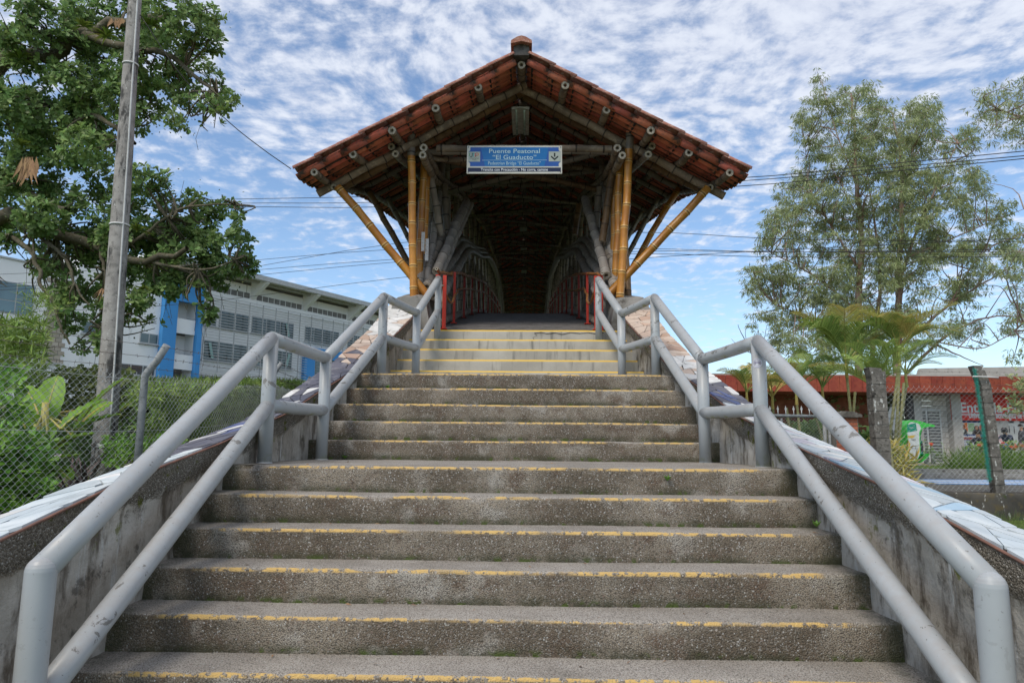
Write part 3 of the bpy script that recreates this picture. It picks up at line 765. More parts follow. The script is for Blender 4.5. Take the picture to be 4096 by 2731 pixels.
# wall plates: two bundled pairs each side, their cut ends face the stairs
for s in (-1, 1):
    for (dx_, dz_, r) in ((0, 0, .06), (.03 if s < 0 else .06, -.115, .058)):
        q = [(9.96, 1.46, 5.93), (11.3, 1.46, 6.1), (12.8, 1.46, 6.5), (15.5, 1.46, 7.32), (18.6, 1.45, 8.12), (22.6, 1.38, 8.95), (25, 1.33, 9.25), (33, 1.25, 10.1), (41, 1.3, RZ(41)-1.05), (50, 1.4, RZ(50)-1.05), (60, 1.4, RZ(60)-1.05)]
        bb([Bp(s*(x_+dx_), y, z_+dz_) for y, x_, z_ in q], r, M_OLD if 1 else M_DARK, 'wall_plate', sp=.3, seg=12)
    for (dx_, dz_) in ((.42, .0), (.36, -.12)):
        q = [10.0, 10.6, 11.3, 12.2, 14, 16]
        bb([Bp(s*(1.55+dx_), y, min(5.97+.25*(y-10), RZ(y)-1.1)+dz_) for y in q], .055, M_DARK, 'wall_plate', sp=.3, seg=10)
    # arch ribs: three bundled poles that spring from the abutment
    ya = [10.3, 11.4, 12.9, 15.5, 19.6, 24, 29.3, 34, 39, 45, 52]; za_ = [3.75, 4.35, 4.98, 6.05, 7.05, 8.2, 9.1, 9.55, 9.0, 7.6, 5.2]
    for k in range(3):
        bb([Bp(s*(1.22+.10*k), y, z+.14*k-.16) for y, z in zip(ya, za_)], .075, M_RIB, 'arch_rib', sp=.3, seg=10)
    # braces that fan from the abutment to the plate
    for (ya_, za1, yb_, xo) in ((10.5, 3.9, 12.6, 0), (10.45, 3.9, 13.0, .10), (10.6, 3.7, 11.2, .22), (12.3, 4.4, 11.3, .15), (12.4, 4.5, 13.3, .15), (14.2, 4.9, 13.4, .05), (14.3, 5.0, 15.6, .05)):
        bb([Bp(s*(1.45+xo), ya_, za1), Bp(s*(1.5+xo*.6), yb_, RZ(yb_)-1.1)], .06, M_RIB if xo != .22 else M_BROWNB, 'brace', seg=10)
    for k, y in enumerate(np.arange(16.2, 58, 1.9)):
        for off_ in (-.07, .07):
            bb([Bp(s*1.5, y+off_, zd(y)-.1), Bp(s*1.52, y+off_, RZ(y)-1.1)], .045, M_DARK, 'post', seg=6, detail=False, caps=(False, False))
        bb([Bp(s*1.46, y, zd(y)+.0), Bp(s*1.5, y+1.9, RZ(y+1.9)-1.15)], .05, M_DARK, 'brace', seg=6, detail=False, caps=(False, False))
        bb([Bp(s*1.40, y+1.9, zd(y+1.9)+.0), Bp(s*1.46, y, RZ(y)-1.15)], .05, M_DARK, 'brace', seg=6, detail=False, caps=(False, False))
    # close-set vertical canes of the parapet
    me = None
    for y in np.arange(11.0, 43, .36):
        o = bb([Bp(s*(1.66+rng.normal(0, .02)), y, zd(y)-.25), Bp(s*(1.66+rng.normal(0, .03)), y+rng.normal(0, .05), zd(y)+1.35+rng.normal(0, .06))], .032, M_DARK, 'parapet_cane', seg=6, detail=False, caps=(False, False)) if me is None or rng.random() < .12 else None
        if o is not None: me = o.data; yb0 = y
        else:
            o = bpy.data.objects.new('parapet_cane', me); COL.objects.link(o); o.parent = bridge; o.location = (rng.normal(0, .03), y-yb0, zd(y)-zd(yb0))
    bb([Bp(s*1.60, y, zd(y)+1.25) for y in (11, 14, 18, 24, 30, 38, 44)], .045, M_DARK, 'parapet_rail', seg=8, detail=False)

# ------------------------------------------------------------------ clay tiles
def tile_mesh(name, r0, r1, L, up, arc=2.5, th=.012, seg=7):
    V = []
    for (x, rr) in ((0, r0), (L, r1)):
        for t_ in (0, th):
            for k in range(seg+1):
                a = -arc/2+arc*k/seg
                V.append((x, (rr-t_)*math.sin(a), up*((rr-t_)*math.cos(a)-rr*math.cos(arc/2))))
    n1 = seg+1; F_ = []
    for k in range(seg):
        F_ += [(k, k+1, 2*n1+k+1, 2*n1+k), (n1+k, 3*n1+k, 3*n1+k+1, n1+k+1), (k, n1+k, n1+k+1, k+1), (2*n1+k, 2*n1+k+1, 3*n1+k+1, 3*n1+k)]
    F_ += [(0, 2*n1, 3*n1, n1), (seg, n1+seg, 3*n1+seg, 2*n1+seg)]
    return np.array(V), np.array(F_)
TROUGH = tile_mesh('t', .082, .098, .43, -1); COVER = tile_mesh('t', .088, .106, .43, 1)
me_tr = fast('tile', *TROUGH); me_co = fast('tile', *COVER)
ROWS, EXPO, CW = 10, .352, .200
cosA = 1/math.sqrt(1+SL*SL); sinA = SL*cosA
pos = {0: [], 1: []}; ax = {0: [], 1: []}
singles = 0
NC = int((YEND-9.42)/CW)
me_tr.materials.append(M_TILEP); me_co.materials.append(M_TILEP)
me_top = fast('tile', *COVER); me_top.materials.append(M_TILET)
for c in range(NC):
    y = 9.47+c*CW; sl = (RZ(y+.1)-RZ(y-.1))/.2
    for s in (-1, 1):
        for rI in range(ROWS):
            for kind in (0, 1):          # 0 cover, 1 trough
                yy_ = y+(CW/2 if kind else 0)
                x0 = .10+rI*EXPO*cosA; z0 = RZ(yy_)-SL*x0+.085+(.052 if kind == 0 else .0)+.012
                A_ = np.array([s*cosA, 0, -sinA+.028]); B_ = unit(np.array([0, 1, sl*(1 if 1 else 0)])); C_ = unit(np.cross(A_, B_)*s)
                if s < 0: B_ = B_
                A_ = unit(A_)+rng.normal(0, .006, 3)
                p = np.array([BX+s*x0, yy_, z0])+rng.normal(0, .003, 3)
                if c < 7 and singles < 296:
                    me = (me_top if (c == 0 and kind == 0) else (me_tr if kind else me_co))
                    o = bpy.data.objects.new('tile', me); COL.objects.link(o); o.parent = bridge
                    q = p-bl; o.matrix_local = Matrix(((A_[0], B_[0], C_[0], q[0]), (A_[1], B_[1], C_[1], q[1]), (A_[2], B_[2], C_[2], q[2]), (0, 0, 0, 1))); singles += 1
                else:
                    pos[kind].append(p-bl); ax[kind].append((A_, B_, C_))
Vs = []; Fs = []; b0 = 0
for kind, T_ in ((0, COVER), (1, TROUGH)):
    p = np.array(pos[kind]); A_ = np.array([a[0] for a in ax[kind]]); B_ = np.array([a[1] for a in ax[kind]]); C_ = np.array([a[2] for a in ax[kind]])
    v, f = scatter(T_[0], T_[1], p, A_, B_, C_, np.ones(len(p))); Vs.append(v); Fs.append(f+b0); b0 += len(v)
tag(link('roof_tiles', fast('roof_tiles', np.concatenate(Vs), np.concatenate(Fs)), M_TILE, bridge), kind='stuff')
# battens on which the tiles lie, stubs of cane between rafters and tiles
for s in (-1, 1):
    for rI in range(ROWS+1):
        x0 = .16+rI*EXPO*cosA*.985
        q = [9.6, 10.1, 10.7, 11.3, 12, 13, 14.5, 17] + list(range(20, int(YEND), 6))
        m = MB(); m.tube([Bp(s*x0, y, RZ(y)-SL*x0+.052)-bl for y in curve([(a, 0, 0) for a in q], 60)[:, 0]], .017, 5)
        m.build('batten', M_BATTEN, bridge)
    for y in np.arange(9.62, 30, .4):
        m = MB(); m.tube([Bp(s*.05, y, RZ(y)+.03)-bl, Bp(s*3.2, y, RZ(y)-SL*3.2+.03)-bl], .014, 5); m.build('cane_strip', M_BATTEN, bridge)
# ridge cap
m = MB(); q = np.arange(9.75, YEND, .5)
m.tube([Bp(0, y, RZ(y)+.17)-bl for y in q], .10, 10); m.build('ridge_mortar', M_MORTAR, bridge)
for k, y in enumerate(np.arange(9.6, 24, .38)):
    if k == 0: continue
    o = bpy.data.objects.new('ridge_tile', me_top); COL.objects.link(o); o.parent = bridge
    sl = (RZ(y+.2)-RZ(y-.2))/.4; A_ = unit(np.array([0, 1., sl])); B_ = np.array([-1., 0, 0]); C_ = np.cross(A_, B_); qv = Bp(0, y, RZ(y)+.21)-bl
    o.matrix_local = Matrix(((A_[0], B_[0]*1.3, C_[0], qv[0]), (A_[1], B_[1]*1.3, C_[1], qv[1]), (A_[2], B_[2]*1.3, C_[2], qv[2]), (0, 0, 0, 1)))
# raised end of the ridge: mortar neck under a cap tile
m = MB(); zt = RZ(9.5)
for (w_, z_) in ((.115, .10),):
    m.box(Bp(0, 9.62, zt+.165)-bl, (.23, .34, .17))
m.build('ridge_mortar', M_MORTAR, bridge)
capv = []
for y in (9.36, 9.80):
    for x, z in ((-.155, .215), (-.15, .262), (-.06, .318), (0, .335), (.06, .318), (.15, .262), (.155, .215), (.09, .225), (0, .25), (-.09, .225)):
        capv.append(Bp(x, y, zt+z+(.02 if y > 9.5 else 0))-bl)
m = MB(); k = 10; m.add(capv, [tuple(range(k))[::-1], tuple(range(k, 2*k))]+[(i, (i+1) % k, k+(i+1) % k, k+i) for i in range(k)]); m.build('ridge_tile', M_TILET, bridge)
# notices pinned to the inner left column
M_PAPER = mat('notice_paper', [(.55, .54, .52), (.45, .44, .43)], 30, .7, .02, 30, layers=[((.25, .12, .10), 40, .58, .62)])
for (a, b, Y) in (((968, 545), (975, 565), 10.55), ((977, 562), (984, 585), 10.58), ((1430-4, 505), (1430, 515), 10.6)):
    p0, p1 = at(*a, Y), at(*b, Y); m = MB(); m.box(((p0[0]+p1[0])/2, Y, (p0[2]+p1[2])/2), (abs(p1[0]-p0[0]), .004, abs(p1[2]-p0[2])*2.2))
    o = m.build('paper_notice', M_PAPER); m.v = []
    tag(o, ['narrow white notice taped high on the inner left column', 'small printed notice hanging beside the inner left column', 'small paper scrap on the inner right column'][int(a[0] > 970)+int(a[0] > 1000)], 'notice')

# ------------------------------------------------------------------ inner guard rails with red posts
M_RED_SHADE = mat('shaded_red_paint', [(.26, .028, .02), (.20, .025, .018)], 3, .6, .05, 30)  # shade inside the bridge put into the colour of the farther posts
def guard(s):
    g = empty('guard_rail', Bp(s*1.1, 9.9, 3.14), 'red posts with varnished cane rails along the %s edge of the bridge deck' % ('left' if s < 0 else 'right'), 'guard rail')
    gl = np.array(g.location)
    Y = [9.97, 11.2, 13.0, 14.9, 17.0, 19.0, 21.2, 23.6, 26.0, 28.4, 31]
    for k, y in enumerate(Y):
        xx = 1.09 if k else 1.105
        c = Bp(s*xx, y, zd(y)); m = MB(); w_ = .019 if k else .026
        h0 = .86 if k else .80
        m.box(c-gl+np.array([0, 0, h0/2]), (w_*2, w_*2, h0)); m.box(c-gl+np.array([0, 0, .006]), (.10, .10, .012)); m.build('post', M_RED if k < 2 else M_RED_SHADE, g)
    p = at(1000 if s < 0 else 1384, 700, 9.75); m = MB(); m.box(np.array([p[0], 9.98, 3.52])-gl, (.062, .062, .90)); m.build('post', M_RED, g)
    top = [at(1000 if s < 0 else 1383, 620 if s < 0 else 628, 9.72), Bp(s*1.18, 10.1, 4.02)]+[Bp(s*1.09, y+rng.normal(0, .04), zd(y)+.86+rng.normal(0, .012)) for y in Y[1:]]
    m_ = [Bp(s*1.11, 9.98, zd(9.98)+.62), Bp(s*1.05, 10.35, 3.62)]+[Bp(s*1.06, y, zd(y)+.56+rng.normal(0, .012)) for y in Y[1:]]
    for q, r_ in ((top, .024), (m_, .018)):
        bamboo(q, r_, M_VINEGUARD, 'rail', g, off=gl, sp=.25, seg=8, wob=.012)
    return g
guard(-1); guard(1)

# ------------------------------------------------------------------ name board over the entrance
M_FRAME = mat('sign_cream', [(.56, .55, .49), (.50, .49, .43)], 6, .5, .05, 20, layers=[((.22, .18, .13), 14, .66, .74)])
M_SBLUE = mat('sign_blue', [(.006, .125, .36), (.008, .145, .40)], 1.2, .4, 0)
M_SBLUED = mat('sign_blue_dark', [(.016, .075, .30), (.018, .09, .34)], 2, .4, 0)
M_SNAVY = mat('sign_navy', [(.008, .014, .045), (.01, .018, .055)], 2, .4, 0)
M_STXT = mat('sign_letter_pale', [(.36, .52, .56), (.42, .56, .58)], 8, .5, 0)
M_SWHITE = mat('sign_letter_white', [(.74, .76, .78), (.7, .72, .74)], 8, .5, 0)
M_SBLACK = mat('sign_black', [(.01, .015, .015), (.015, .02, .02)], 8, .5, 0)
M_SGREY = mat('sign_panel_grey', [(.36, .40, .36), (.32, .36, .32)], 8, .5, 0)
S0 = at(1073, 335, 10.04); S1 = at(1291, 399, 10.04); sw, sh = S1[0]-S0[0], S0[2]-S1[2]
sign = empty('name_board', ((S0[0]+S1[0])/2, 10.04, (S0[2]+S1[2])/2), 'blue bilingual board naming the footbridge, hung over its entrance', 'sign')
# board coordinates: 0..1720 across, 0..510 down, as on the board itself
def SP(x, y, d): return ((x/1720-.5)*sw, -d, (.5-y/510)*sh)
def spoly(name, pts, mt, d, parent=sign):
    m = MB(); m.add([SP(x, y, d) for x, y in pts][::-1], [tuple(range(len(pts)))])
    m2 = m.build(name, mt, parent); return m2
m = MB(); m.box((0, .012, 0), (sw, .024, sh)); m.build('panel', M_FRAME, sign)
spoly('blue_field', [(60, 30), (1660, 30), (1660, 85), (1695, 112), (1660, 112), (1660, 292), (1695, 292), (1660, 325), (1660, 378), (60, 378), (60, 325), (25, 292), (60, 292), (60, 112), (25, 112), (60, 85)], M_SBLUED, .0015)
spoly('blue_field', [(250, 30), (1480, 30), (1400, 378), (330, 378)], M_SBLUE, .0025)
spoly('navy_strip', [(22, 405), (1698, 400), (1698, 475), (22, 480)], M_SNAVY, .0015)
o = spoly('emblem_panel', [(25, 112), (240, 112), (240, 295), (25, 295)], M_SGREY, .0032)
spoly('arrow_panel', [(1480, 108), (1695, 108), (1695, 290), (1480, 290)], M_SGREY, .0032)
o = spoly('arrow', [(1572, 135), (1600, 135), (1600, 205), (1572, 205)], M_SBLACK, .0042)
spoly('arrow', [(1520, 185), (1545, 200), (1586, 235), (1627, 200), (1652, 185), (1652, 212), (1586, 270), (1520, 212)], M_SBLACK, .0042)
spoly('rule_line', [(272, 265), (1450, 262), (1450, 268), (272, 271)], M_STXT, .0036)
rx = (math.pi/2, 0, 0)
def st(body, x, y, size, width, mt, bold=0, d=.004):
    return text(body, size/510*sh*1.38, SP(x, y, d), rx, mt, sign, width/1720*sw, bold=bold*.45, depth=.0004)
st('Puente Peatonal', 860, 138, 82, 920, M_STXT, .0016)
st('\u201cEl Guaducto\u201d', 860, 250, 82, 790, M_STXT, .0016)
st('Pedestrian Bridge \u201cEl Guaducto\u201d', 860, 350, 62, 950, M_STXT, .0002)
st('Transite con Precauci\u00f3n - No corra, camine', 860, 462, 50, 1210, M_SWHITE, .0012)
EC = {'g': (.06, .22, .12), 'k': (.01, .02, .03), 't': (.05, .30, .30), 'o': (.50, .16, .05), 'r': (.40, .05, .04)}
EM = {k: mat('emblem_'+n_, [c, c], 3, .5, 0) for (k, c), n_ in zip(EC.items(), ('green', 'black', 'teal', 'orange', 'red'))}
def band(pts, w_, mt):
    P = [np.array(p, float) for p in pts]; L_ = []; R_ = []
    for i, p in enumerate(P):
        t = P[min(i+1, len(P)-1)]-P[max(i-1, 0)]; t /= np.linalg.norm(t); n_ = np.array([-t[1], t[0]])*w_/2; L_.append(p+n_); R_.append(p-n_)
    m = MB()
    for i in range(len(P)-1): m.add([SP(*q, .0045) for q in (L_[i], L_[i+1], R_[i+1], R_[i])], [(0, 1, 2, 3)])
    m.build('emblem', mt, sign)
band([(50, 140), (50, 185), (62, 205)], 14, EM['g']); band([(62, 205), (78, 212), (92, 200), (96, 140)], 14, EM['k'])
band([(92, 142), (140, 142)], 14, EM['t']); band([(118, 145), (112, 208)], 14, EM['t'])
band([(150, 208), (150, 150), (165, 140), (190, 140)], 14, EM['r']); band([(190, 140), (208, 150), (208, 172), (190, 182), (165, 184)], 14, EM['o']); band([(150, 208), (182, 165)], 7, EM['k'])
text('Universidad Tecnol\u00f3gica', .02, SP(132, 240, .0042), rx, M_SBLACK, sign, 180/1720*sw, depth=.0003)
text('de Pereira', .02, SP(132, 262, .0042), rx, M_SBLACK, sign, 75/1720*sw, depth=.0003)
M_SCREW = mat('sign_screw', [(.12, .11, .10), (.2, .19, .18)], 20, .5, .1, metallic=.8)
for x, y in ((22, 28), (1695, 26), (25, 485), (1692, 478)):
    m = MB(); p = SP(x, y, 0); m.tube([(p[0], -.006, p[2]), (p[0], .0, p[2])], .009, 10); m.build('screw', M_SCREW, sign)
# ------------------------------------------------------------------ ceiling lamps
M_LAMPP = mat('lamp_housing', [(.50, .48, .43), (.40, .38, .34)], 8, .6, .05, 30, layers=[((.15, .12, .09), 20, .6, .68)])
M_TUBEG = mat('lamp_tube_glass', [(.45, .55, .50), (.5, .6, .55)], 8, .25, 0)
def clamp(y, z, tilt, label):
    l = empty('ceiling_lamp', (BX-.02, y, z), label, 'lamp', 'twin tube lamps under the bridge roof'); l.rotation_euler = (tilt, 0, 0)
    m = MB(); m.prism([(-.14, 0, 0), (.14, 0, 0), (.14, 0, -.045), (.0, 0, -.02), (-.14, 0, -.045)][::-1], (0, 0, 0), (0, 1.2, 0)); m.build('housing', M_LAMPP, l)
    for s in (-1, 1):
        m = MB(); m.tube([(s*.065, .04, -.045), (s*.065, 1.16, -.045)], .016, 8); m.build('tube', M_TUBEG, l)
clamp(10.42, RZ(10.42)-.40, .10, 'twin tube lamp nearest the entrance, above the blue board')
for y, lb in ((25, 'second twin tube lamp, deep inside the bridge'), (30, 'third twin tube lamp, deeper inside the bridge'), (36, 'farthest visible twin tube lamp inside the bridge')):
    clamp(y, RZ(y)-.75, .1, lb)
# ================================================================== chain-link fences
M_GALV = mat('galvanised_wire', [(.60, .62, .63), (.45, .46, .47)], 6, .45, 0, metallic=.2, coord='World')
M_WIRE = mat('rusty_barbed_wire', [(.10, .085, .075), (.16, .13, .11)], 10, .7, 0)
M_PIPE = mat('weathered_grey_pipe', [(.22, .235, .235), (.30, .31, .31), (.15, .15, .145)], 9, .6, .15, 50)
def prisms(A_, B_, r, seg=3):
    """many thin straight wires A->B as one set of quads"""
    A_ = np.asarray(A_, float); B_ = np.asarray(B_, float); t, u, v = axes(B_-A_)
    V = []
    for P in (A_, B_):
        for q in range(seg):
            a = q*2*np.pi/seg; V.append(P+r*(math.cos(a)*u+math.sin(a)*v))
    V = np.stack(V, 1).reshape(-1, 3); b = (np.arange(len(A_))*2*seg)[:, None, None]
    f = np.array([(q, (q+1) % seg, seg+(q+1) % seg, seg+q) for q in range(seg)])[None]
    return V, (b+f).reshape(-1, 4)
def chainlink(path, zt, zb, h, name, parent, off, r=.0016):
    """path: (n,2) ground line; zt/zb functions of the distance along it"""
    P = np.asarray(path, float); cum = np.concatenate([[0], np.cumsum(np.linalg.norm(np.diff(P, axis=0), axis=1))])
    A_, B_ = [], []
    def pt(s, z, side): 
        return np.array([np.interp(s, cum, P[:, 0]), np.interp(s, cum, P[:, 1]), z+.012*math.sin(s*2.1)])
    n_ = int(cum[-1]/h)
    for i in range(n_):
        s0 = i*h; t, b = zt(s0), .78; k = int(round((t-b)/h)); q = []
        for j in range(k+1):
            s = s0+(h*1.04 if (j+i) % 2 else -.04*h); z = b+h*j
            q.append(pt(s, z, 0)+rng.normal(0, .0012, 3)+np.array([.0, 0, 0])+(np.array([.004, .004, 0]) if (j+i) % 2 else 0))
        q.append(q[-1]+np.array([0, 0, .02]))
        A_ += q[:-1]; B_ += q[1:]
    V, F_ = prisms(A_, B_, r)
    return tag(link(name, fast(name, V-off, F_), M_GALV, parent), kind='stuff')
def barbed(pts, name, parent, off, r=.0022):
    C_ = curve(pts, 30); V, F_ = prisms(C_[:-1], C_[1:], r); Vs = [V]; Fs = [F_]
    L = np.linalg.norm(np.diff(C_, axis=0), axis=1).sum(); cum = np.concatenate([[0], np.cumsum(np.linalg.norm(np.diff(C_, axis=0), axis=1))])
    s = np.arange(.05, L, .13); P = np.stack([np.interp(s, cum, C_[:, k]) for k in range(3)], 1)
    for q in range(2):
        d = unit(rng.normal(0, 1, P.shape))*.017; V, F_ = prisms(P-d, P+d, r*.8); Fs.append(F_+sum(len(x) for x in Vs)); Vs.append(V)
    return link(name, fast(name, np.concatenate(Vs)-off, np.concatenate(Fs)), M_WIRE, parent)
# left fence
FP0 = [(-4.30, 4.0), (-3.92, 5.5), (-3.59, 6.45), (-3.47, 7.7), (-3.62, 9.5), (-4.4, 13.6)]
lf = empty('chain_link_fence', (-3.44, 6.2, .9), 'galvanised chain link fence with barbed wire on bent pipe posts, left of the stairs', 'fence'); lo = np.array(lf.location)
zt_ = lambda s: float(np.interp(s, [0, 1.5, 2.6, 4, 6, 10], [2.13, 2.13, 2.13, 2.15, 2.32, 2.5]))
chainlink(FP0, zt_, lambda s: .85+.04*s, .031, 'wire_mesh', lf, lo, .0019)
arms = []
for (x, y, zt2, r) in ((-3.57, 6.45, 2.12, .034), (-3.72, 9.95, 2.36, .030), (-4.42, 13.6, 2.5, .03), (-4.32, 3.9, 2.1, .031)):
    m = MB(); q = [(x, y, .7), (x, y, zt2-.25), (x, y, zt2), (x+.03, y, zt2+.05), (x+.10, y-.01, zt2+.13), (x+.20, y-.03, zt2+.29)]
    m.tube([np.array(p)-lo for p in q], r, 14); m.build('post', M_PIPE, lf); arms.append(np.array(q[-1])-np.array(q[-3]))
for f_, s_ in ((.15, 0), (.5, 1), (.85, 2)):
    pts = [(-4.32+.2*f_, 3.9, 2.12+.3*f_), (-3.95+.18*f_, 5.2, 2.11+.29*f_), (-3.55+.22*f_, 6.45, 2.15+.28*f_), (-3.5+.2*f_, 8.1, 2.22+.28*f_), (-3.72+.2*f_, 9.95, 2.40+.28*f_), (-4.4+.2*f_, 13.6, 2.53+.28*f_)]
    barbed(pts, 'barbed_wire', lf, lo)
for z in (1.97, 1.5):
    barb = MB(); barb.tube([np.array(p)-lo for p in curve([(-4.30, 4.0, z+.1), (-3.57, 6.45, z+.11), (-3.72, 9.95, z+.32), (-4.4, 13.6, z+.48)], 20)], .002, 4, caps=False)
    barb.build('tension_wire', M_GALV, lf)
# right fence on its stained retaining wall
M_FPOST = mat('lichened_fence_post', [(.12, .11, .097), (.20, .185, .165), (.08, .072, .064)], 7, .95, .5, 30, .02, layers=[((.52, .52, .49), 16, .60, .65, (1, 1, .5)), ((.03, .028, .025), 6, .6, .68)], coord='World')
M_GREENT = mat('green_tinsel', [(.05, .38, .30), (.08, .48, .38)], 20, .5, .3, 40)
M_DIRTW = mat('dirty_white_pipe', [(.62, .62, .60), (.5, .5, .47)], 10, .6, .1, 40)
rw = tag(MB().build('retaining_wall', M_CONCD), 'low stained concrete retaining wall under the right fence', 'wall')
m = MB(); 
n1 = 90
V = []
for k in range(n1+1):
    x = 2.2+k*.14
    for (y, z) in ((12.34, .2), (12.34, .45), (12.34, .66), (12.345, .735), (12.36, .755), (12.62, .755), (12.62, .5)):
        V.append((x, y+.012*mnoise.noise(Vector((x*2, z*4, 1))), z+(.012*mnoise.noise(Vector((x*1.5, y, 3))) if z > .6 else 0)))
rw.data = fast('retaining_wall', V, [(k*7+q, (k+1)*7+q, (k+1)*7+q+1, k*7+q+1) for k in range(n1) for q in range(6)], smooth=False); rw.data.materials.append(M_CONCD)
rf = empty('chain_link_fence', (6.25, 12.5, .75), 'chain link fence with a block pillar and a leaning post before the car park', 'fence'); ro = np.array(rf.location)
chainlink([(6.3, 12.5), (14.5, 12.5)], lambda s: 2.56, lambda s: .80, .046, 'wire_mesh', rf, ro, .0020)
# concrete post with blocks
m = MB()
blockz = .74; k = 0
while blockz < 2.72:
    h = .235; m2 = MB(); m2.box((6.24+.004*math.sin(k*5), 12.5, blockz+h/2-.004), (.245, .22, h-.010)); o = m2.build('block', M_FPOST, rf); o.location = -ro; blockz += h; k += 1
m = MB(); m.box((6.24, 12.5, 1.7), (.225, .2, 1.95)); m.prism([(6.13, 12.4, 2.66), (6.35, 12.4, 2.66), (6.30, 12.4, 2.9), (6.08, 12.4, 2.92)], (0, 0, 0), (0, .2, 0)); o = m.build('pillar_core', M_FPOST, rf); o.location = -ro
x0, x1 = 8.19, 8.10
m = MB(); q = [(8.22, .5), (8.13, 2.62), (8.07, 2.93)]
for z0_, z1_, xa, xb in ((.5, 2.62, 8.225, 8.125), (2.622, 2.96, 8.125, 8.01)):
    m.prism([(xa-.083, 12.42, z0_), (xa+.083, 12.42, z0_), (xb+.083, 12.42, z1_), (xb-.083, 12.42, z1_)], (0, 0, 0), (0, .16, 0))
o = m.build('leaning_post', M_FPOST, rf); o.location = -ro
m = MB()
for z in np.arange(.9, 2.6, .235):
    xx = 8.225-(z-.5)*.047; m.tube([(xx-.09, 12.41, z), (xx+.09, 12.41, z+.006), (xx+.09, 12.59, z), (xx-.09, 12.59, z), (xx-.09, 12.41, z)], .004, 4, caps=False)
tag(m.build('tie_wire', M_WIRE, rf), kind='stuff').location = -ro
m = MB(); m.tube([(7.86, 12.36, 2.76), (8.08, 12.36, 2.755), (8.32, 12.38, 2.745)], .014, 6); o = m.build('white_cross_bar', M_DIRTW, rf); o.location = -ro
for z in (2.62, 2.72, 2.84):
    barbed([(6.2, 12.45, z+.03), (8.1-.03*(z-2.6), 12.42, z), (14.4, 12.45, z+.02)], 'barbed_wire', rf, ro)
# green tinsel garland wound on the post
n_ = 1700; t = rng.random(n_); z = .95+t*1.95; base = np.stack([8.055-(z-.5)*.047-.01*np.ones(n_)+.0*z, np.full(n_, 12.40), z], 1)
d = unit(rng.normal(0, 1, (n_, 3))*[1, .7, .8]); L_ = rng.uniform(.03, .055, n_)
V, F_ = prisms(base, base+d*L_[:, None], .0016)
tag(link('tinsel_garland', fast('tinsel_garland', V, F_), M_GREENT), 'strip of green tinsel wound down the leaning fence post', 'garland')

# ------------------------------------------------------------------ gate, brick pillar
M_BRICK = mat('orange_brick', [(.42, .13, .07), (.50, .18, .10), (.30, .09, .05)], 6, .85, .3, 50, rand=.2)
M_JOINT = mat('brick_mortar', [(.26, .24, .22), (.18, .17, .15)], 10, .95, .2, 50)
bp = empty('brick_pillar', (6.05, 13.5, .75), 'orange brick gate pillar with a concrete cap, behind the right coping', 'pillar')
m = MB(); m.box((0, 0, .66), (.425, .365, 1.32)); m.build('mortar_core', M_JOINT, bp)
me_b = None
for r_ in range(17):
    z = .04+r_*.077
    for fx in range(2):
        w_ = [.25, .17] if r_ % 2 else [.17, .25]
        x = -.215+sum(w_[:fx])+w_[fx]/2
        m2 = MB(); m2.box((x, -.184, z), (w_[fx]-.013, .014, .064)); m2.build('brick', M_BRICK, bp)
m = MB(); m.prism([(-.27, -.25, 1.32), (.27, -.25, 1.32), (.27, -.25, 1.37), (.10, -.25, 1.43), (-.10, -.25, 1.43), (-.27, -.25, 1.37)], (0, 0, 0), (0, .5, 0)); m.build('cap', M_FPOST, bp)
gt = empty('metal_gate', (5.2, 13.5, .75), 'low grey pipe gate with white spear points and wire mesh, behind the right coping', 'gate'); go = np.array(gt.location)
for (a, b, r_) in (((-1.9, 0, 1.36), (.60, 0, 1.34), .030), ((.60, 0, 0), (.60, 0, 1.34), .026), ((-.30, 0, .1), (-.30, 0, 1.30), .022), ((.51, 0, .1), (.51, 0, 1.20), .035), ((-1.9, 0, .12), (.6, 0, .12), .022)):
    m = MB(); m.tube([a, b], r_, 10); m.build('pipe', M_PIPE, gt)
M_SPEAR = mat('white_spear_paint', [(.60, .60, .60), (.45, .44, .42)], 9, .5, .05)
for k in range(17):
    x = -1.86+k*.15; m = MB(); m.tube([(x, 0, 1.36), (x, 0, 1.45)], .009, 6); s = .022
    m.add([(x-s, -.004, 1.47), (x+s, -.004, 1.47), (x, -.004, 1.54), (x, -.004, 1.44), (x-s, .004, 1.47), (x+s, .004, 1.47), (x, .004, 1.54), (x, .004, 1.44)], [(0, 3, 1, 2), (4, 6, 5, 7), (0, 2, 6, 4), (2, 1, 5, 6), (1, 3, 7, 5), (3, 0, 4, 7)])
    m.build('spear', M_SPEAR, gt)
chainlink([(3.35, 13.5), (5.78, 13.5)], lambda s: 2.08, lambda s: .9, .03, 'gate_mesh', gt, go)

# ------------------------------------------------------------------ concrete lamp pole on the left
M_POLE = mat('concrete_pole', [(.27, .25, .23), (.36, .34, .315), (.19, .18, .165)], 4, .95, .35, 50, layers=[((.06, .058, .055), 7, .50, .62, (1, 1, .25)), ((.50, .49, .46), 22, .62, .68), ((.05, .05, .048), 40, .62, .66)], coord='World')
M_CLAMP = mat('white_strap', [(.60, .60, .58), (.50, .50, .48)], 9, .4, 0)
pb = at(235, 1105, 9.3); pt_ = at(314, -60, 9.3); pb[2] = .9
pole = empty('utility_pole', pb, 'tall leaning weathered concrete pole behind the left fence', 'pole'); po = np.array(pole.location)
q = [pb+(pt_-pb)*t-po for t in np.linspace(0, 1, 24)]
m = MB(); m.tube(q, [.152-.068*t for t in np.linspace(0, 1, 24)], 28); m.build('shaft', M_POLE, pole)
ax_ = unit(pt_-pb)
def along(t): return pb+(pt_-pb)*t-po
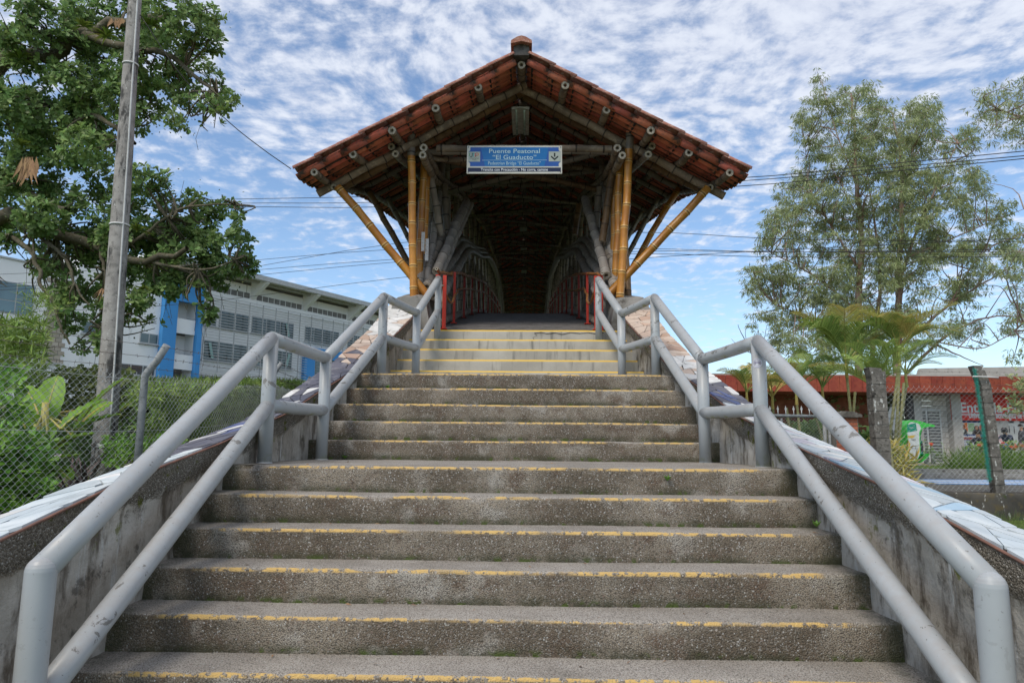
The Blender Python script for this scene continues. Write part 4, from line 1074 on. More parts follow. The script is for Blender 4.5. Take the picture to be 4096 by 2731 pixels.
for qy in (150, 518):
    t = min(max((at(280, qy, 9.3)[2]-pb[2])/(pt_[2]-pb[2]), 0), 1); r_ = .152-.068*t
    c = along(t); m = MB(); m.tube([c-ax_*.012, c+ax_*.012], r_+.012, 28); m.build('strap', M_CLAMP, pole)
m = MB(); m.tube([along(t)+np.array([(.152-.068*t)*.80, -(.152-.068*t)*.62, 0]) for t in np.linspace(.1, 1, 20)], .013, 8); m.build('conduit', M_CLAMP, pole)
M_DARKPAINT = mat('stencil_dark', [(.06, .055, .05), (.09, .085, .08)], 30, .9, 0)
m = MB(); c = along(.075); m.box(c+np.array([.05, -.148, .0]), (.13, .004, .05)); m.build('painted_band', M_CLAMP, pole)
for body, t in (('510', .098), ('80', .07), ('000', .045)):
    c = along(t)+np.array([-.052, -.155+.0, 0]); text(body, .11, c, (math.pi/2, 0, -.25), M_DARKPAINT, pole, .10, depth=.001)
# ------------------------------------------------------------------ wires
M_CABLE = mat('black_cable', [(.02, .02, .02), (.03, .03, .03)], 3, .6, 0)
def cable(pts, label, r=.009, group=None):
    C_ = curve(pts, 24); c = C_.mean(0); m = MB(); m.tube([p-c for p in C_], r, 6); o = m.build('overhead_cable', M_CABLE, loc=c); tag(o, label, 'cable', group)
cable([at(322, 35, 9.3), at(420, 178, 9.4), at(525, 280, 9.6), at(600, 340, 9.7), at(668, 388, 9.75)], 'dark cable sagging from the concrete pole to the left eave of the bridge roof', .007)
for k, (yl, y1, yr1, yr) in enumerate(((467, 451, 409, 349), (476, 465, 416, 360), (484, 476, 428, 366))):
    cable([at(-60, yl+8, 30), at(480, yl-8, 27), at(860, y1, 24.5), at(1200, (y1+yr1)/2, 22), at(1700, yr1, 19), at(2060, (yr1+yr)/2-4, 17), at(2420, yr-8, 15)],
          ['topmost of the three cables passing behind the bridge roof', 'middle of the three cables passing behind the bridge roof', 'lowest of the three cables passing behind the bridge roof'][k], .011)
for k, (a, b) in enumerate((((400, 612), (935, 571)), ((400, 640), (935, 556)), ((400, 634), (935, 594)), ((400, 648), (935, 600)), ((400, 700), (935, 636)))):
    e = [(2352+40, y) for y in (578, 556, 590, 572, 545)][k]; mid = [(1445, y) for y in (571, 534, 583, 578, 595)][k]
    cable([at(-50, a[1]+20, 40), at(*a, 38), at(*b, 34), at(*mid, 30), at(1800, (mid[1]+e[1])/2+4, 27), at(*e, 24)],
          ['thin cable crossing just under the steep one behind the golden struts', 'steepest thin cable crossing behind the golden struts', 'third thin cable behind the golden struts', 'fourth thin cable behind the golden struts', 'lowest cable, rising from the university building roof behind the left strut'][k], .012)
# sign back and phone booth
M_SIGNB = mat('sign_back_white', [(.62, .62, .60), (.52, .51, .48)], 5, .5, .05)
sp = empty('road_sign', (8.87, 17, .86), 'back of a narrow white road sign on a white post beside the palm clump', 'sign')
m = MB(); m.tube([(.0, 0, 0), (-.02, 0, 1.6)], .036, 8); m.build('post', M_SIGNB, sp)
m = MB(); e = [(.16*math.cos(a)*(1), 0, .30*math.sin(a)) for a in np.linspace(0, 2*math.pi, 13)[:-1]]
m.prism([(x-.02, -.04, z+1.34) for x, _, z in e], (0, 0, 0), (0, .012, 0)); m.build('plate', M_SIGNB, sp)
m = MB(); m.box((-.02, -.05, 1.34), (.34, .01, .03)); m.build('bracket', M_PIPE, sp)
M_PG = mat('phone_green', [(.05, .46, .06), (.07, .52, .08)], 3, .3, .02); M_PGD = mat('phone_teal', [(.0, .22, .13), (.01, .27, .16)], 5, .4, 0)
M_PW = mat('phone_decal_white', [(.66, .68, .64), (.58, .60, .56)], 8, .4, 0); M_PY = mat('phone_decal_yellow', [(.60, .38, .06), (.66, .45, .08)], 8, .4, 0)
M_PK = mat('phone_black', [(.03, .03, .035), (.07, .06, .06)], 9, .5, 0)
ph = empty('phone_booth', (10.25, 19, .86), 'green hooded public telephone on a dark post, on the lawn at the right', 'phone booth')
m = MB(); m.tube([(0, .1, 0), (0, .1, .5)], .07, 10); m.build('post', M_PK, ph)
side = [(-.12, 1.22), (-.08, 1.33), (.02, 1.395), (.14, 1.40), (.22, 1.36), (.20, 1.22), (.165, 1.05), (.155, .75), (.16, .50), (.13, .32), (.02, .23), (-.12, .20)]
# hood opens to the right and towards the stairs
prof = [(-.10, .20), (-.13, .60), (-.14, 1.10), (-.13, 1.24), (-.08, 1.33), (.02, 1.38), (.20, 1.36), (.40, 1.30), (.62, 1.25)]
inner = [(.62, 1.20), (.42, 1.20), (.30, 1.16), (.22, 1.05), (.20, .85), (.20, .62), (.18, .45), (.08, .32), (-.06, .24)]
m = MB(); m.prism([(x, -.18, z) for x, z in prof+inner], (0, 0, 0), (0, .03, 0)); m.build('side_shell', M_PG, ph)
m = MB(); P = prof
pp = prof; back = [(x, z) for x, z in [(.58, 1.24), (.52, 1.05), (.46, .80), (.44, .50), (.36, .38), (.20, .27), (-.06, .20)]]
m.add([(x, -.18, z) for x, z in pp]+[(x+.02, .32, z) for x, z in pp], [(i, i+1, len(pp)+i+1, len(pp)+i) for i in range(len(pp)-1)], True); m.build('hood', M_PG, ph)
m = MB(); m.prism([(x, .30, z) for x, z in pp+back], (0, 0, 0), (0, .03, 0)); m.build('side_shell', M_PG, ph)
m = MB(); m.add([(x, -.17, z) for x, z in [(-.06, .22), (.2, .27), (.36, .38), (.44, .5)]]+[(x, .3, z) for x, z in [(-.06, .22), (.2, .27), (.36, .38), (.44, .5)]], [(i, i+1, 5+i, 4+i) for i in range(3)]); m.build('floor_shell', M_PG, ph)
def pd(pts, mt, name='decal', d=.183):
    m = MB(); m.add([(x, -d, z) for x, z in pts], [tuple(range(len(pts)))]); m.build(name, mt, ph)
pd([(-.115, .30), (-.085, .30), (.10, .36), (.17, .50), (.18, .85), (.19, 1.05), (.25, 1.17), (.20, 1.28), (.0, 1.33), (-.08, 1.28), (-.12, 1.1)], M_PW)
pd([(-.12, 1.05), (-.12, 1.25), (.12, 1.30), (.14, 1.10)], M_PGD, d=.186); pd([(-.12, .96), (.1, .98), (.02, .9), (-.12, .90)], M_PY, d=.186)
pd([(-.115, .55), (-.06, .75), (-.115, .85)], M_PY, d=.186); pd([(-.10, .32), (-.05, .32), (.1, .42), (.16, .56), (.17, .70), (.11, .55), (.02, .42), (-.10, .37)], M_PY, d=.186)
for body, x, z, s_, mt in (('telefon', .0, 1.16, .05, M_PW), ('ABIZ', .02, .84, .06, M_PK), ('K~Z', .02, .62, .07, M_PK)):
    text(body, s_, (x, -.189, z), rx, mt, ph, depth=.0004)
m = MB(); m.box((.29, .12, .66), (.20, .12, .36)); m.box((.29, .14, 1.0), (.16, .1, .3)); m.build('phone_unit', M_PGD, ph)
m = MB(); m.box((.33, .05, .66), (.12, .02, .22)); m.box((.28, .08, .98), (.07, .03, .24)); m.build('keypad', M_PK, ph)

# ================================================================== red-fascia building on the right
M_FASC = mat('red_timber_fascia', [(.27, .05, .03), (.33, .075, .04), (.19, .035, .022)], 4, .6, .08, 30, rand=.12)
M_SOFF = mat('brown_timber_soffit', [(.26, .09, .045), (.20, .06, .03)], 4, .6, .05)
M_BLOCK = mat('grey_block', [(.48, .45, .41), (.56, .53, .48)], 3, .9, .15, 40, rand=.08)
M_BJOINT = mat('block_joint', [(.20, .19, .17), (.16, .15, .13)], 6, .95)
M_BCONC = mat('pale_concrete', [(.46, .44, .41), (.36, .345, .32)], 1.2, .9, .1, 20, coord='World', layers=[((.15, .14, .12), 3, .6, .75)])
M_BANR = mat('red_banner', [(.62, .025, .018), (.66, .035, .02)], 1, .5, 0)
rb = empty('campus_entrance_building', (15, 27, .9), 'low grey block building with a red timber fascia and a big red entrance banner', 'building')
r0 = np.array(rb.location)
def rbb(name, c, d, mt): m = MB(); m.box(np.array(c)-r0, d); return m.build(name, mt, rb)
rbb('roof', (17.5, 30, 4.10), (22, 8, .18), M_BCONC)
m = MB(); m.prism([(15.0, 26.9, 4.02), (30, 26.9, 4.02), (30, 26.9, 4.85), (15.2, 26.9, 4.52)], (0, 0, 0), (0, .25, 0)); o = m.build('parapet', M_BCONC, rb); o.location = -r0
for k in range(14):
    rbb('vent_grille', (16.1+k*1.05, 26.89, 4.20), (.72, .03, .13), M_BJOINT)
x = 6.6
while x < 29:
    w_ = .42; rbb('fascia_board', (x+w_/2, 26.0, 3.83), (w_-.012, .05, .60), M_FASC); x += w_
rbb('fascia_backing', (18, 26.06, 3.83), (23.4, .06, .62), M_SOFF)
rbb('soffit', (18, 26.9, 3.55), (23.4, 1.8, .04), M_SOFF)
rbb('wall', (23, 27.35, 2.2), (14.4, .3, 2.7), M_BJOINT)
rbb('wall', (10.2, 28.2, 2.4), (7.6, .3, 3.1), M_SOFF)
rbb('corner_post', (14.62, 26.95, 2.2), (.22, .22, 2.7), M_PK)
rbb('column', (14.95, 27.05, 2.2), (.3, .3, 2.7), M_BCONC); rbb('column', (16.35, 27.0, 2.2), (.36, .36, 2.7), M_BCONC)
mblk = None
for zz in range(13):
    z = 1.0+zz*.2
    for k in range(9):
        xx = 15.05+k*.4-(.2 if zz % 2 else 0)
        if xx < 14.9 or xx > 18.9 or (xx > 16.4 and z > 1.75) or (15.0 > xx): continue
        if 15.2 > xx and z < 2.3: pass
        o = None
        m = MB(); m.box((0, 0, 0), (.388, .05, .188)) if mblk is None else None
        if mblk is None: o = m.build('block', M_BLOCK, rb); mblk = o.data
        else: o = bpy.data.objects.new('block', mblk); COL.objects.link(o); o.parent = rb
        o.location = tuple(np.array((xx+.2, 27.18, z))-r0)
M_LOUV = mat('white_louvre', [(.62, .62, .60), (.50, .50, .48)], 5, .5, .03)
rbb('door_frame', (15.35, 27.12, 1.95), (1.10, .05, 2.05), M_LOUV)
for c_ in (15.10, 15.62):
    for k in range(17):
        m = MB(); m.box((0, 0, 0), (.42, .012, .085), Matrix.Rotation(.6, 3, 'X')); o = m.build('louvre', M_LOUV, rb); o.location = tuple(np.array((c_, 27.07, 1.05+k*.115))-r0)
    rbb('door_gap', (c_, 27.09, 1.95), (.44, .01, 1.92), M_PK)
B0 = at(2180, 902, 26.9); B1 = at(2190, 965, 26.9)
bx0 = B0[0]; bz0, bz1 = 3.52, B1[2]
rbb('banner', ((bx0+27)/2, 26.88, (bz0+bz1)/2), (27-bx0, .03, bz0-bz1), M_BANR)
tw = lambda qx: at(qx, 930, 26.85)[0]
t1 = text('Entrada-Entrance', .52, np.array((tw(2204), 26.86, at(2204, 946, 26.86)[2]))-r0, rx, M_SWHITE, rb, None, 'LEFT', .012)
xs_ = [v.co.x for v in t1.data.vertices]; kx = (tw(2352)-tw(2204))/(max(xs_))*1.49
for v in t1.data.vertices: v.co.x *= kx
for dz_ in (.0, .055): rbb('banner_rule', ((tw(2204)+25)/2, 26.86, at(2204, 950, 26.86)[2]-dz_), (25-tw(2204), .004, .022), M_SWHITE)
t2 = text('Universidad Tecnol\u00f3gica de Pereira', .3, np.array((tw(2223), 26.86, at(2223, 963, 26.86)[2]+.06))-r0, rx, M_SWHITE, rb, None, 'LEFT', .008)
xs_ = [v.co.x for v in t2.data.vertices]; kx = (tw(2352)-tw(2223))/(max(xs_))*1.22
for v in t2.data.vertices: v.co.x *= kx
# poster
P0_ = at(2186, 967, 26.9); P1_ = at(2264, 1038, 26.9); pw, phh = P1_[0]-P0_[0], P0_[2]-P1_[2]
M_PNAVY = mat('poster_navy', [(.015, .045, .16), (.02, .055, .19)], 3, .5, 0); M_PLIT = mat('poster_pale', [(.48, .52, .46), (.55, .55, .5)], 3, .5, 0, coord='World')
M_POR = mat('poster_orange', [(.62, .16, .04), (.6, .18, .05)], 3, .5, 0); M_PSK = mat('poster_skin', [(.42, .22, .14), (.40, .20, .12)], 3, .5, 0); M_PGN = mat('poster_green', [(.22, .36, .20), (.3, .42, .25)], 3, .5, 0)
rbb('poster', (P0_[0]+pw/2, 26.93, P1_[2]+phh/2), (pw, .02, phh), M_PNAVY)
def pp_(name, x0, z0, x1, z1, mt, d): rbb(name, (P0_[0]+(x0+x1)/2*pw, 26.918-d, P0_[2]-(z0+z1)/2*phh), (abs(x1-x0)*pw, .002, abs(z1-z0)*phh), mt)
pp_('poster_photo', .26, .04, .98, .42, M_PLIT, 0); pp_('poster_photo', .38, .04, .50, .36, M_POR, .002); pp_('poster_photo', .04, .08, .12, .42, M_POR, .002); pp_('poster_photo', .52, .06, .72, .34, M_PGN, .002)
def blob(cx, cz, rx_, rz_, mt, d, n_=12):
    m = MB(); m.add([(P0_[0]+(cx+rx_*math.cos(a))*pw-r0[0], 26.918-d-r0[1], P0_[2]-(cz+rz_*math.sin(a))*phh-r0[2]) for a in np.linspace(0, 2*math.pi, n_+1)[:-1]][::-1], [tuple(range(n_))]); m.build('poster_photo', mt, rb)
blob(.34, .36, .15, .14, M_PK, .004); blob(.34, .17, .075, .08, M_PK, .005); blob(.34, .19, .055, .07, M_PSK, .006); blob(.34, .32, .05, .06, M_PLIT, .006)
blob(.79, .38, .16, .14, M_PK, .004); blob(.79, .24, .085, .11, M_PK, .005); blob(.79, .21, .05, .07, M_PSK, .006); blob(.93, .2, .05, .1, M_BANR, .004)
rbb('poster', (P0_[0]+pw/2, 26.905, P0_[2]-.62*phh), (pw*.98, .002, phh*.37), M_PNAVY)
for k, (body, mt, w_) in enumerate((('Primera instituci\u00f3n', M_SWHITE, .62), ('ACREDITADA en', M_POR, .52), ('Am\u00e9rica Latina bajo', M_SWHITE, .62), ('el sello de calidad', M_SWHITE, .6), ('educativa europeo', M_SWHITE, .62), ('www.utp.edu.co', M_SWHITE, .42))):
    x_ = .20+w_/2 if k < 5 else .72; z_ = (.52+.075*k if k < 5 else .94)
    text(body, .13, np.array((P0_[0]+x_*pw, 26.897, P0_[2]-z_*phh))-r0, rx, mt, rb, w_*pw, depth=.0006, bold=.003)
blob(.30, .92, .045, .035, M_SWHITE, .03)
rbb('sill', (P0_[0]+pw/2, 26.9, P1_[2]-.06), (pw*1.06, .12, .09), M_BCONC)
# white panel with drawings, doorway jambs
W0 = at(2292, 968, 26.9)
rbb('column', (at(2275, 990, 26.9)[0], 27.0, 2.0), (.22, .3, 2.6), M_LOUV); rbb('door_jamb', (at(2283, 990, 26.9)[0], 26.98, 2.0), (.16, .2, 2.6), M_FASC)
rbb('column', (at(2303, 990, 26.9)[0], 26.99, 2.0), (.46, .2, 2.6), M_BCONC)
rbb('notice_panel', (at(2350, 990, 26.9)[0]+.3, 26.93, 1.95), (2.0, .03, 1.55), M_LOUV)
for k, (x_, z_, w_, h_) in enumerate([(-.45, 2.62, .3, .03), (-.45, 2.5, .3, .08), (-.5, 2.2, .03, .28), (-.32, 2.2, .03, .28), (-.42, 1.85, .08, .12), (.0, 2.5, .2, .08), (.05, 2.2, .25, .2), (.3, 2.55, .3, .05)]):
    rbb('panel_drawing', (at(2350, 990, 26.9)[0]+x_, 26.91, z_), (w_, .004, h_), M_PK)
rbb('notice', (at(2299, 1010, 26.9)[0], 26.87, at(2299, 1010, 26.9)[2]), (.36, .01, .36), mat('pink_notice', [(.62, .45, .45), (.66, .55, .55)], 9, .6, 0))
rbb('soffit_lamp', (at(2125, 893, 26.4)[0], 26.4, 3.52), (.28, .28, .02), M_SWHITE)
# ================================================================== university building on the left
BP0 = np.array([-32.224, 60, 0]); BD = np.array([.505, .863, 0]); BN = np.array([.863, -.505, 0])
M_BW = mat('white_render', [(.80, .80, .79), (.84, .84, .83)], .3, .8, .05, 8, coord='World', layers=[((.55, .55, .54), .8, .6, .75, (1, 1, .3))])
M_BLUE = mat('blue_render', [(.06, .27, .60), (.075, .30, .64)], .5, .8, .03, 8)
M_BGLASS = mat('window_glass', [(.035, .06, .065), (.09, .13, .135)], .8, .08, 0, spec=.8)
M_SKYGL = mat('reflecting_glass', [(.10, .20, .24), (.06, .13, .16)], .3, .04, 0, spec=1)
M_FRM = mat('grey_window_frame', [(.38, .40, .40), (.45, .46, .46)], 3, .5, 0)
M_SLAT = mat('grey_sun_slat', [(.42, .425, .43), (.50, .50, .50)], 2, .5, 0)
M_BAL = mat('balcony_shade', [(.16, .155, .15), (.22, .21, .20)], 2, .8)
M_STONE = mat('beige_stone_block', [(.36, .31, .25), (.44, .39, .32)], 2, .9, .1, rand=.15)
M_TEAL = mat('teal_glass', [(.22, .42, .38), (.30, .48, .44)], 1, .2, 0)
ub = empty('university_building', (BP0[0], BP0[1], 2), 'white university building with blue columns and a horizontal slat sunscreen, behind the tree', 'building')
u0 = np.array(ub.location); MU = Matrix(((BD[0], -BN[0], 0), (BD[1], -BN[1], 0), (0, 0, 1)))
def up(u, dn, z): return BP0+BD*u+BN*dn+np.array([0, 0, z])-u0
def ubox(name, u_0, u_1, z0, z1, d0, d1, mt, par=None):
    m = MB(); m.box(up((u_0+u_1)/2, (d0+d1)/2, (z0+z1)/2), (u_1-u_0, abs(d1-d0), z1-z0), MU); return m.build(name, mt, par or ub)
def uinst(name, me, u, dn, z, par=None):
    o = bpy.data.objects.new(name, me); COL.objects.link(o); o.parent = par or ub; o.location = tuple(up(u, dn, z)); return o
ubox('wall', -30, -7.2, 2, 14.75, -8, 0, M_BW); ubox('wall', -7.2, -.05, 2, 16.4, -8, -.01, M_BW)
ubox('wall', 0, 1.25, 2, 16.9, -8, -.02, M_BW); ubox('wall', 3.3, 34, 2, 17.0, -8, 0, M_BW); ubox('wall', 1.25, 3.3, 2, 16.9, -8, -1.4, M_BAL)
ubox('roof', -2, 36, 17.35, 17.62, -9, 2.3, M_BW); ubox('roof_edge', -2, 36, 17.18, 17.66, 2.3, 2.42, M_FRM)
ubox('soffit_beam', 3, 36, 17.1, 17.33, 1.0, 1.2, M_FRM); ubox('parapet', -30, -7.3, 14.76, 14.9, -8.1, .1, M_FRM)
for u_ in (2.7, 9.4, 16.1, 22.9, 29.6):
    m = MB(); m.prism([up(u_-.22, 0, 15.6), up(u_-.22, 0, 17.34), up(u_-.22, 2.25, 17.34), up(u_-.22, 2.25, 17.05)], (0, 0, 0), BD*.44); m.build('bracket', M_BW, ub)
    if u_ < 29:
        f = ubox('window', u_+.45, u_+6.4, 15.62, 16.25, .0, .03, M_BW)
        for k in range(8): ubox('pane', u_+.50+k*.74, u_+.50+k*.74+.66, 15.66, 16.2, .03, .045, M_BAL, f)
ubox('string_course', 3.8, 34, 14.98, 15.5, .0, .12, M_BW)
# blue columns and balconies
ubox('column', -.05, 1.25, 2, 14.0, .0, .5, M_BLUE); ubox('column', 3.3, 3.78, 2, 14.0, .0, .5, M_BLUE); ubox('column_head', -.05, 3.78, 14.0, 15.6, 0, .5, M_BLUE)
for z in (4.0, 7.9, 11.15):
    ubox('balcony_front', 1.26, 3.29, z, z+1.35, .0, .12, M_BW); ubox('balcony_rail', 1.26, 3.29, z+1.5, z+1.54, .05, .09, M_FRM)
    ubox('balcony_side', 2.35, 3.29, z+1.36, z+3.25, -1.35, -1.3, M_BW)
ubox('column', 16.2, 17.7, 3, 10.6, .02, .4, M_BLUE); ubox('blue_band', 16.2, 34, 10.62, 11.7, .02, .5, M_BLUE)
def window(u_0, u_1, z0, z1, np_, louv=True, teal=()):
    f = ubox('window', u_0, u_1, z0, z1, .0, .06, M_FRM); w_ = (u_1-u_0)/np_
    for k in range(np_):
        a = u_0+k*w_
        ubox('pane', a+.06, a+w_-.06, z0+.08, z1-.08, .06, .075, M_BGLASS, f)
        if louv:
            m = MB()
            for q in range(5):
                z = z0+.2+q*(z1-z0-.3)/5; m.box(up(a+w_/2, .12, z), (w_-.14, .09, .02), MU)
            m.build('louvre_blades', M_FRM, f)
        if k in teal:
            m = MB(); c = up(a+w_/2, .20, (z0+z1)/2); m.box(c, (.28, .02, (z1-z0)*.8), MU @ Matrix.Rotation(.25*(1 if k % 2 else -1), 3, 'Y')); m.build('open_sash', M_TEAL, f)
    ubox('sill', u_0-.1, u_1+.1, z0-.10, z0-.002, 0, .2, M_FRM)
    return f
for (a, b, z0, z1, k, tl) in ((4.2, 5.5, 12.3, 13.9, 1, ()), (5.8, 9.1, 12.25, 13.95, 2, ()), (9.5, 14.8, 12.3, 14.0, 3, (2,)), (16.4, 21.4, 12.35, 14.0, 4, ()), (22.8, 27.5, 12.3, 14, 3, ()),
                              (4.25, 9.1, 9.05, 10.9, 3, (0,)), (9.5, 14.8, 9.05, 10.9, 4, (0, 3)), (4.2, 8.5, 5.7, 7.6, 3, ()), (9.5, 14.8, 5.7, 7.6, 3, ()), (18.0, 21.2, 8.6, 10.4, 2, ()), (22.0, 27.2, 8.6, 10.4, 3, ()),
                              (-1.75, -.15, 9.85, 10.75, 2, ()), (-3.4, -.2, 7.05, 7.95, 3, ()), (-9.0, -7.95, 7.4, 8.2, 2, ()), (-6.5, -4.5, 10, 11, 2, ())):
    window(a, b, z0, z1, k, louv=a > 3, teal=tl)
ms = MB(); ms.box((0, 0, 0), (12.5, .05, .045), MU); me1 = ms.build('slat', M_SLAT, ub); me1.location = tuple(up(10.1, .62, 8.1)); me1 = me1.data
z = 8.1
while z < 15:
    z += .27
    uinst('slat', me1, 10.1, .62, z)
ms = MB(); ms.box((0, 0, 0), (17.5, .05, .045), MU); o = ms.build('slat', M_SLAT, ub); o.location = tuple(up(25.2, .62, 11.95)); me2 = o.data
z = 11.95
while z < 15: z += .27; uinst('slat', me2, 25.2, .62, z)
for k, u_ in enumerate(np.arange(3.95, 34, 1.6)):
    ubox('slat_upright', u_, u_+.07, 7.9 if u_ < 16.4 else 11.8, 15.1, .52, .6, M_SLAT)
z = 4.2
while z < 7.9: z += .27; uinst('slat', me1, 10.1, .62, z)
# big glazed corner at far left
gw = ubox('window', -17.5, -10.2, 10.75, 13.1, .0, .06, M_FRM)
for k in range(6):
    a = -17.45+k*1.22
    for z0, z1 in ((10.82, 11.65), (11.72, 13.02)): ubox('pane', a, a+1.12, z0, z1, .06, .08, M_SKYGL, gw)
# stone-clad strip
for r_ in range(20):
    for k in range(3):
        uu = -9.15+k*.5-(.25 if r_ % 2 else 0); ubox('stone', uu, uu+.46, 7.4+r_*.33, 7.4+r_*.33+.30, 0, .08, M_STONE) if 1 else None
ubox('wall_tank', -8.4, -7.7, 11.2, 12.9, .1, .4, M_BAL)
# silhouettes of roof tanks seen in the glass are left to the reflection; a low red roof-light stands by the hedge
# ================================================================== vegetation
def leafmat(name, cols, k=.35, trans=.25, rough=.5, spec=.35):
    return mat(name, cols, 1.5, rough, 0, coord='World', island=k, trans=trans, spec=spec)
M_LF = leafmat('broad_leaf', [(.14, .235, .065), (.21, .32, .10), (.29, .38, .14)], .5, .42)
M_LFS = leafmat('small_vine_leaf', [(.12, .16, .045), (.16, .19, .06), (.08, .12, .03)], .4)
M_EUC = leafmat('gum_leaf', [(.31, .36, .17), (.37, .41, .21), (.27, .34, .11)], .4, .4)
M_PALM = leafmat('palm_leaflet', [(.28, .40, .11), (.36, .46, .12), (.20, .33, .08)], .3, .35)
M_PALMY = leafmat('yellowing_palm_leaflet', [(.54, .52, .16), (.56, .44, .13), (.40, .46, .13)], .3, .3)
M_BAMB = leafmat('bamboo_hedge_leaf', [(.16, .25, .05), (.25, .34, .08), (.32, .39, .12)], .5, .3)
M_SHRUB = leafmat('shrub_leaf', [(.12, .26, .035), (.20, .36, .055), (.09, .19, .03)], .4, .3)
M_BANANA = mat('banana_leaf', [(.17, .33, .035), (.24, .42, .06), (.12, .26, .03)], 2, .45, .1, 12, trans=.35, island=.25, coord='World')
M_DEAD = mat('dead_leaf', [(.28, .16, .08), (.36, .22, .12), (.18, .11, .07)], 6, .85, .1, 30, island=.3)
M_PURP = mat('purple_strap_leaf', [(.14, .10, .10), (.20, .15, .14), (.10, .08, .07)], 6, .7, .1, 30, island=.3)
M_BROM = leafmat('bromeliad_leaf', [(.12, .20, .03), (.20, .26, .05), (.24, .20, .05)], .4)
M_BARK = mat('mossy_bark', [(.09, .075, .05), (.15, .13, .09), (.05, .06, .02)], 6, .95, .6, 30, .02, coord='World', layers=[((.30, .29, .24), 9, .6, .66)])
M_EBARK = mat('gum_bark', [(.26, .16, .12), (.34, .27, .22), (.17, .10, .075)], 1.2, .8, .2, 12, coord='World', stretch=(3, 3, .5))
M_GRASS = leafmat('grass_blade', [(.10, .20, .03), (.16, .26, .05), (.20, .27, .07)], .35)
M_CORE = mat('dark_hedge_core', [(.012, .02, .006), (.02, .03, .01)], 3, 1, 0, coord='World')  # hedge core only: inner shade as a near-black colour
def ob(w, n=1): return np.array([[0, 0, 0], [.45, w*.62, .04], [.80, w, .02], [1, 0, -.03], [.80, -w, .02], [.45, -w*.62, .04], [.62, 0, -.03]])
OBF = np.array([[0, 1, 6], [1, 2, 6], [2, 3, 6], [3, 4, 6], [4, 5, 6], [5, 0, 6]])
OB = ob(.23); SMALL = ob(.34)
LANCE = np.array([[0, 0, 0], [.35, .07, .015], [.36, -.07, .015], [1, 0, -.12]]); LF = np.array([[0, 2, 1], [1, 2, 3]])
def rosettes(P, D, per, L, spread=.95, tmpl=OB, tf=OBF):
    n_ = len(P); A_, B_, C_ = axes(D, roll=rng.uniform(0, 6.28, n_)); out = []
    for k in range(per):
        a = k*2*np.pi/per+rng.uniform(-.3, .3, n_); el = rng.uniform(.15, spread, n_)
        d = A_*np.cos(1.35*el+.35)[:, None]+(B_*np.cos(a)[:, None]+C_*np.sin(a)[:, None])*np.sin(1.35*el+.35)[:, None]
        x, y, z = axes(d, A_, rng.normal(0, .25, n_)); out.append((x, y, z))
    X = np.concatenate([o[0] for o in out]); Y_ = np.concatenate([o[1] for o in out]); Z = np.concatenate([o[2] for o in out])
    return scatter(tmpl, tf, np.tile(P, (per, 1)), X, Y_, Z, L*rng.uniform(.7, 1.25, len(X)))
def sphere_pts(n_, lo=.55):
    d = unit(rng.normal(0, 1, (n_, 3))); return d, d*(rng.uniform(lo**3, 1, n_)**(1/3))[:, None]
def branches(name, lines, mt, parent, off, seg=8):
    for pts, r0_, r1_ in lines:
        C_ = curve(pts, 6+2*len(pts)); C_[1:-1] += rng.normal(0, r0_*.25, C_[1:-1].shape); m = MB()
        m.tube(C_-off, np.linspace(r0_, r1_, len(C_)), seg, caps=False); m.build(name, mt, parent)
# ---------- large broad-leaved tree, left
TC = [(20, 60, 60), (70, 35, 60), (110, 55, 65), (165, 25, 55), (300, 25, 60), (15, 120, 50), (5, 260, 50), (0, 420, 50), (120, 130, 95), (30, 190, 85), (215, 50, 75), (240, 150, 90), (395, 45, 85), (465, 95, 48), (480, 40, 35), (350, 140, 85), (440, 190, 75), (500, 228, 42), (430, 262, 50), (480, 285, 28), (120, 270, 95), (220, 270, 85), (45, 320, 80), (200, 340, 60), (290, 250, 70), (345, 225, 55),
      (70, 410, 65), (5, 500, 50), (130, 440, 60), (330, 425, 50), (400, 440, 55), (300, 500, 80), (430, 500, 75), (510, 490, 45), (548, 475, 26), (535, 560, 48), (562, 610, 25), (420, 580, 75), (495, 625, 48), (330, 590, 65), (445, 680, 36), (470, 720, 20), (390, 660, 40),
      (200, 470, 65), (110, 545, 40), (225, 545, 55), (95, 610, 24), (165, 610, 42), (215, 665, 48), (125, 680, 28), (160, 735, 32), (205, 760, 38), (315, 690, 30), (62, 590, 22), (180, 800, 22), (350, 745, 18), (8, 655, 16), (20, 560, 30), (150, 690, 45), (250, 720, 40), (130, 600, 40), (190, 600, 50), (270, 630, 45), (230, 790, 26), (280, 560, 60), (380, 620, 60), (460, 560, 60), (180, 540, 60), (95, 500, 50), (35, 250, 60), (160, 200, 70), (85, 350, 60), (10, 90, 40), (340, 75, 50), (60, 480, 40), (300, 180, 60), (150, 350, 60), (260, 420, 55), (370, 530, 60)]
tp = np.array([-11.2, 12.5, .9])
tree = empty('broadleaf_tree', tp, 'large broad-leaved tree hung with bromeliads and vines, filling the upper left', 'tree'); to = np.array(tree.location)
cl = [(at(x, y, Yd), r_*.00066*Yd) for (x, y, r_), Yd in zip(TC, [10.9+1.7*((i*37) % 17)/17 for i in range(len(TC))])]
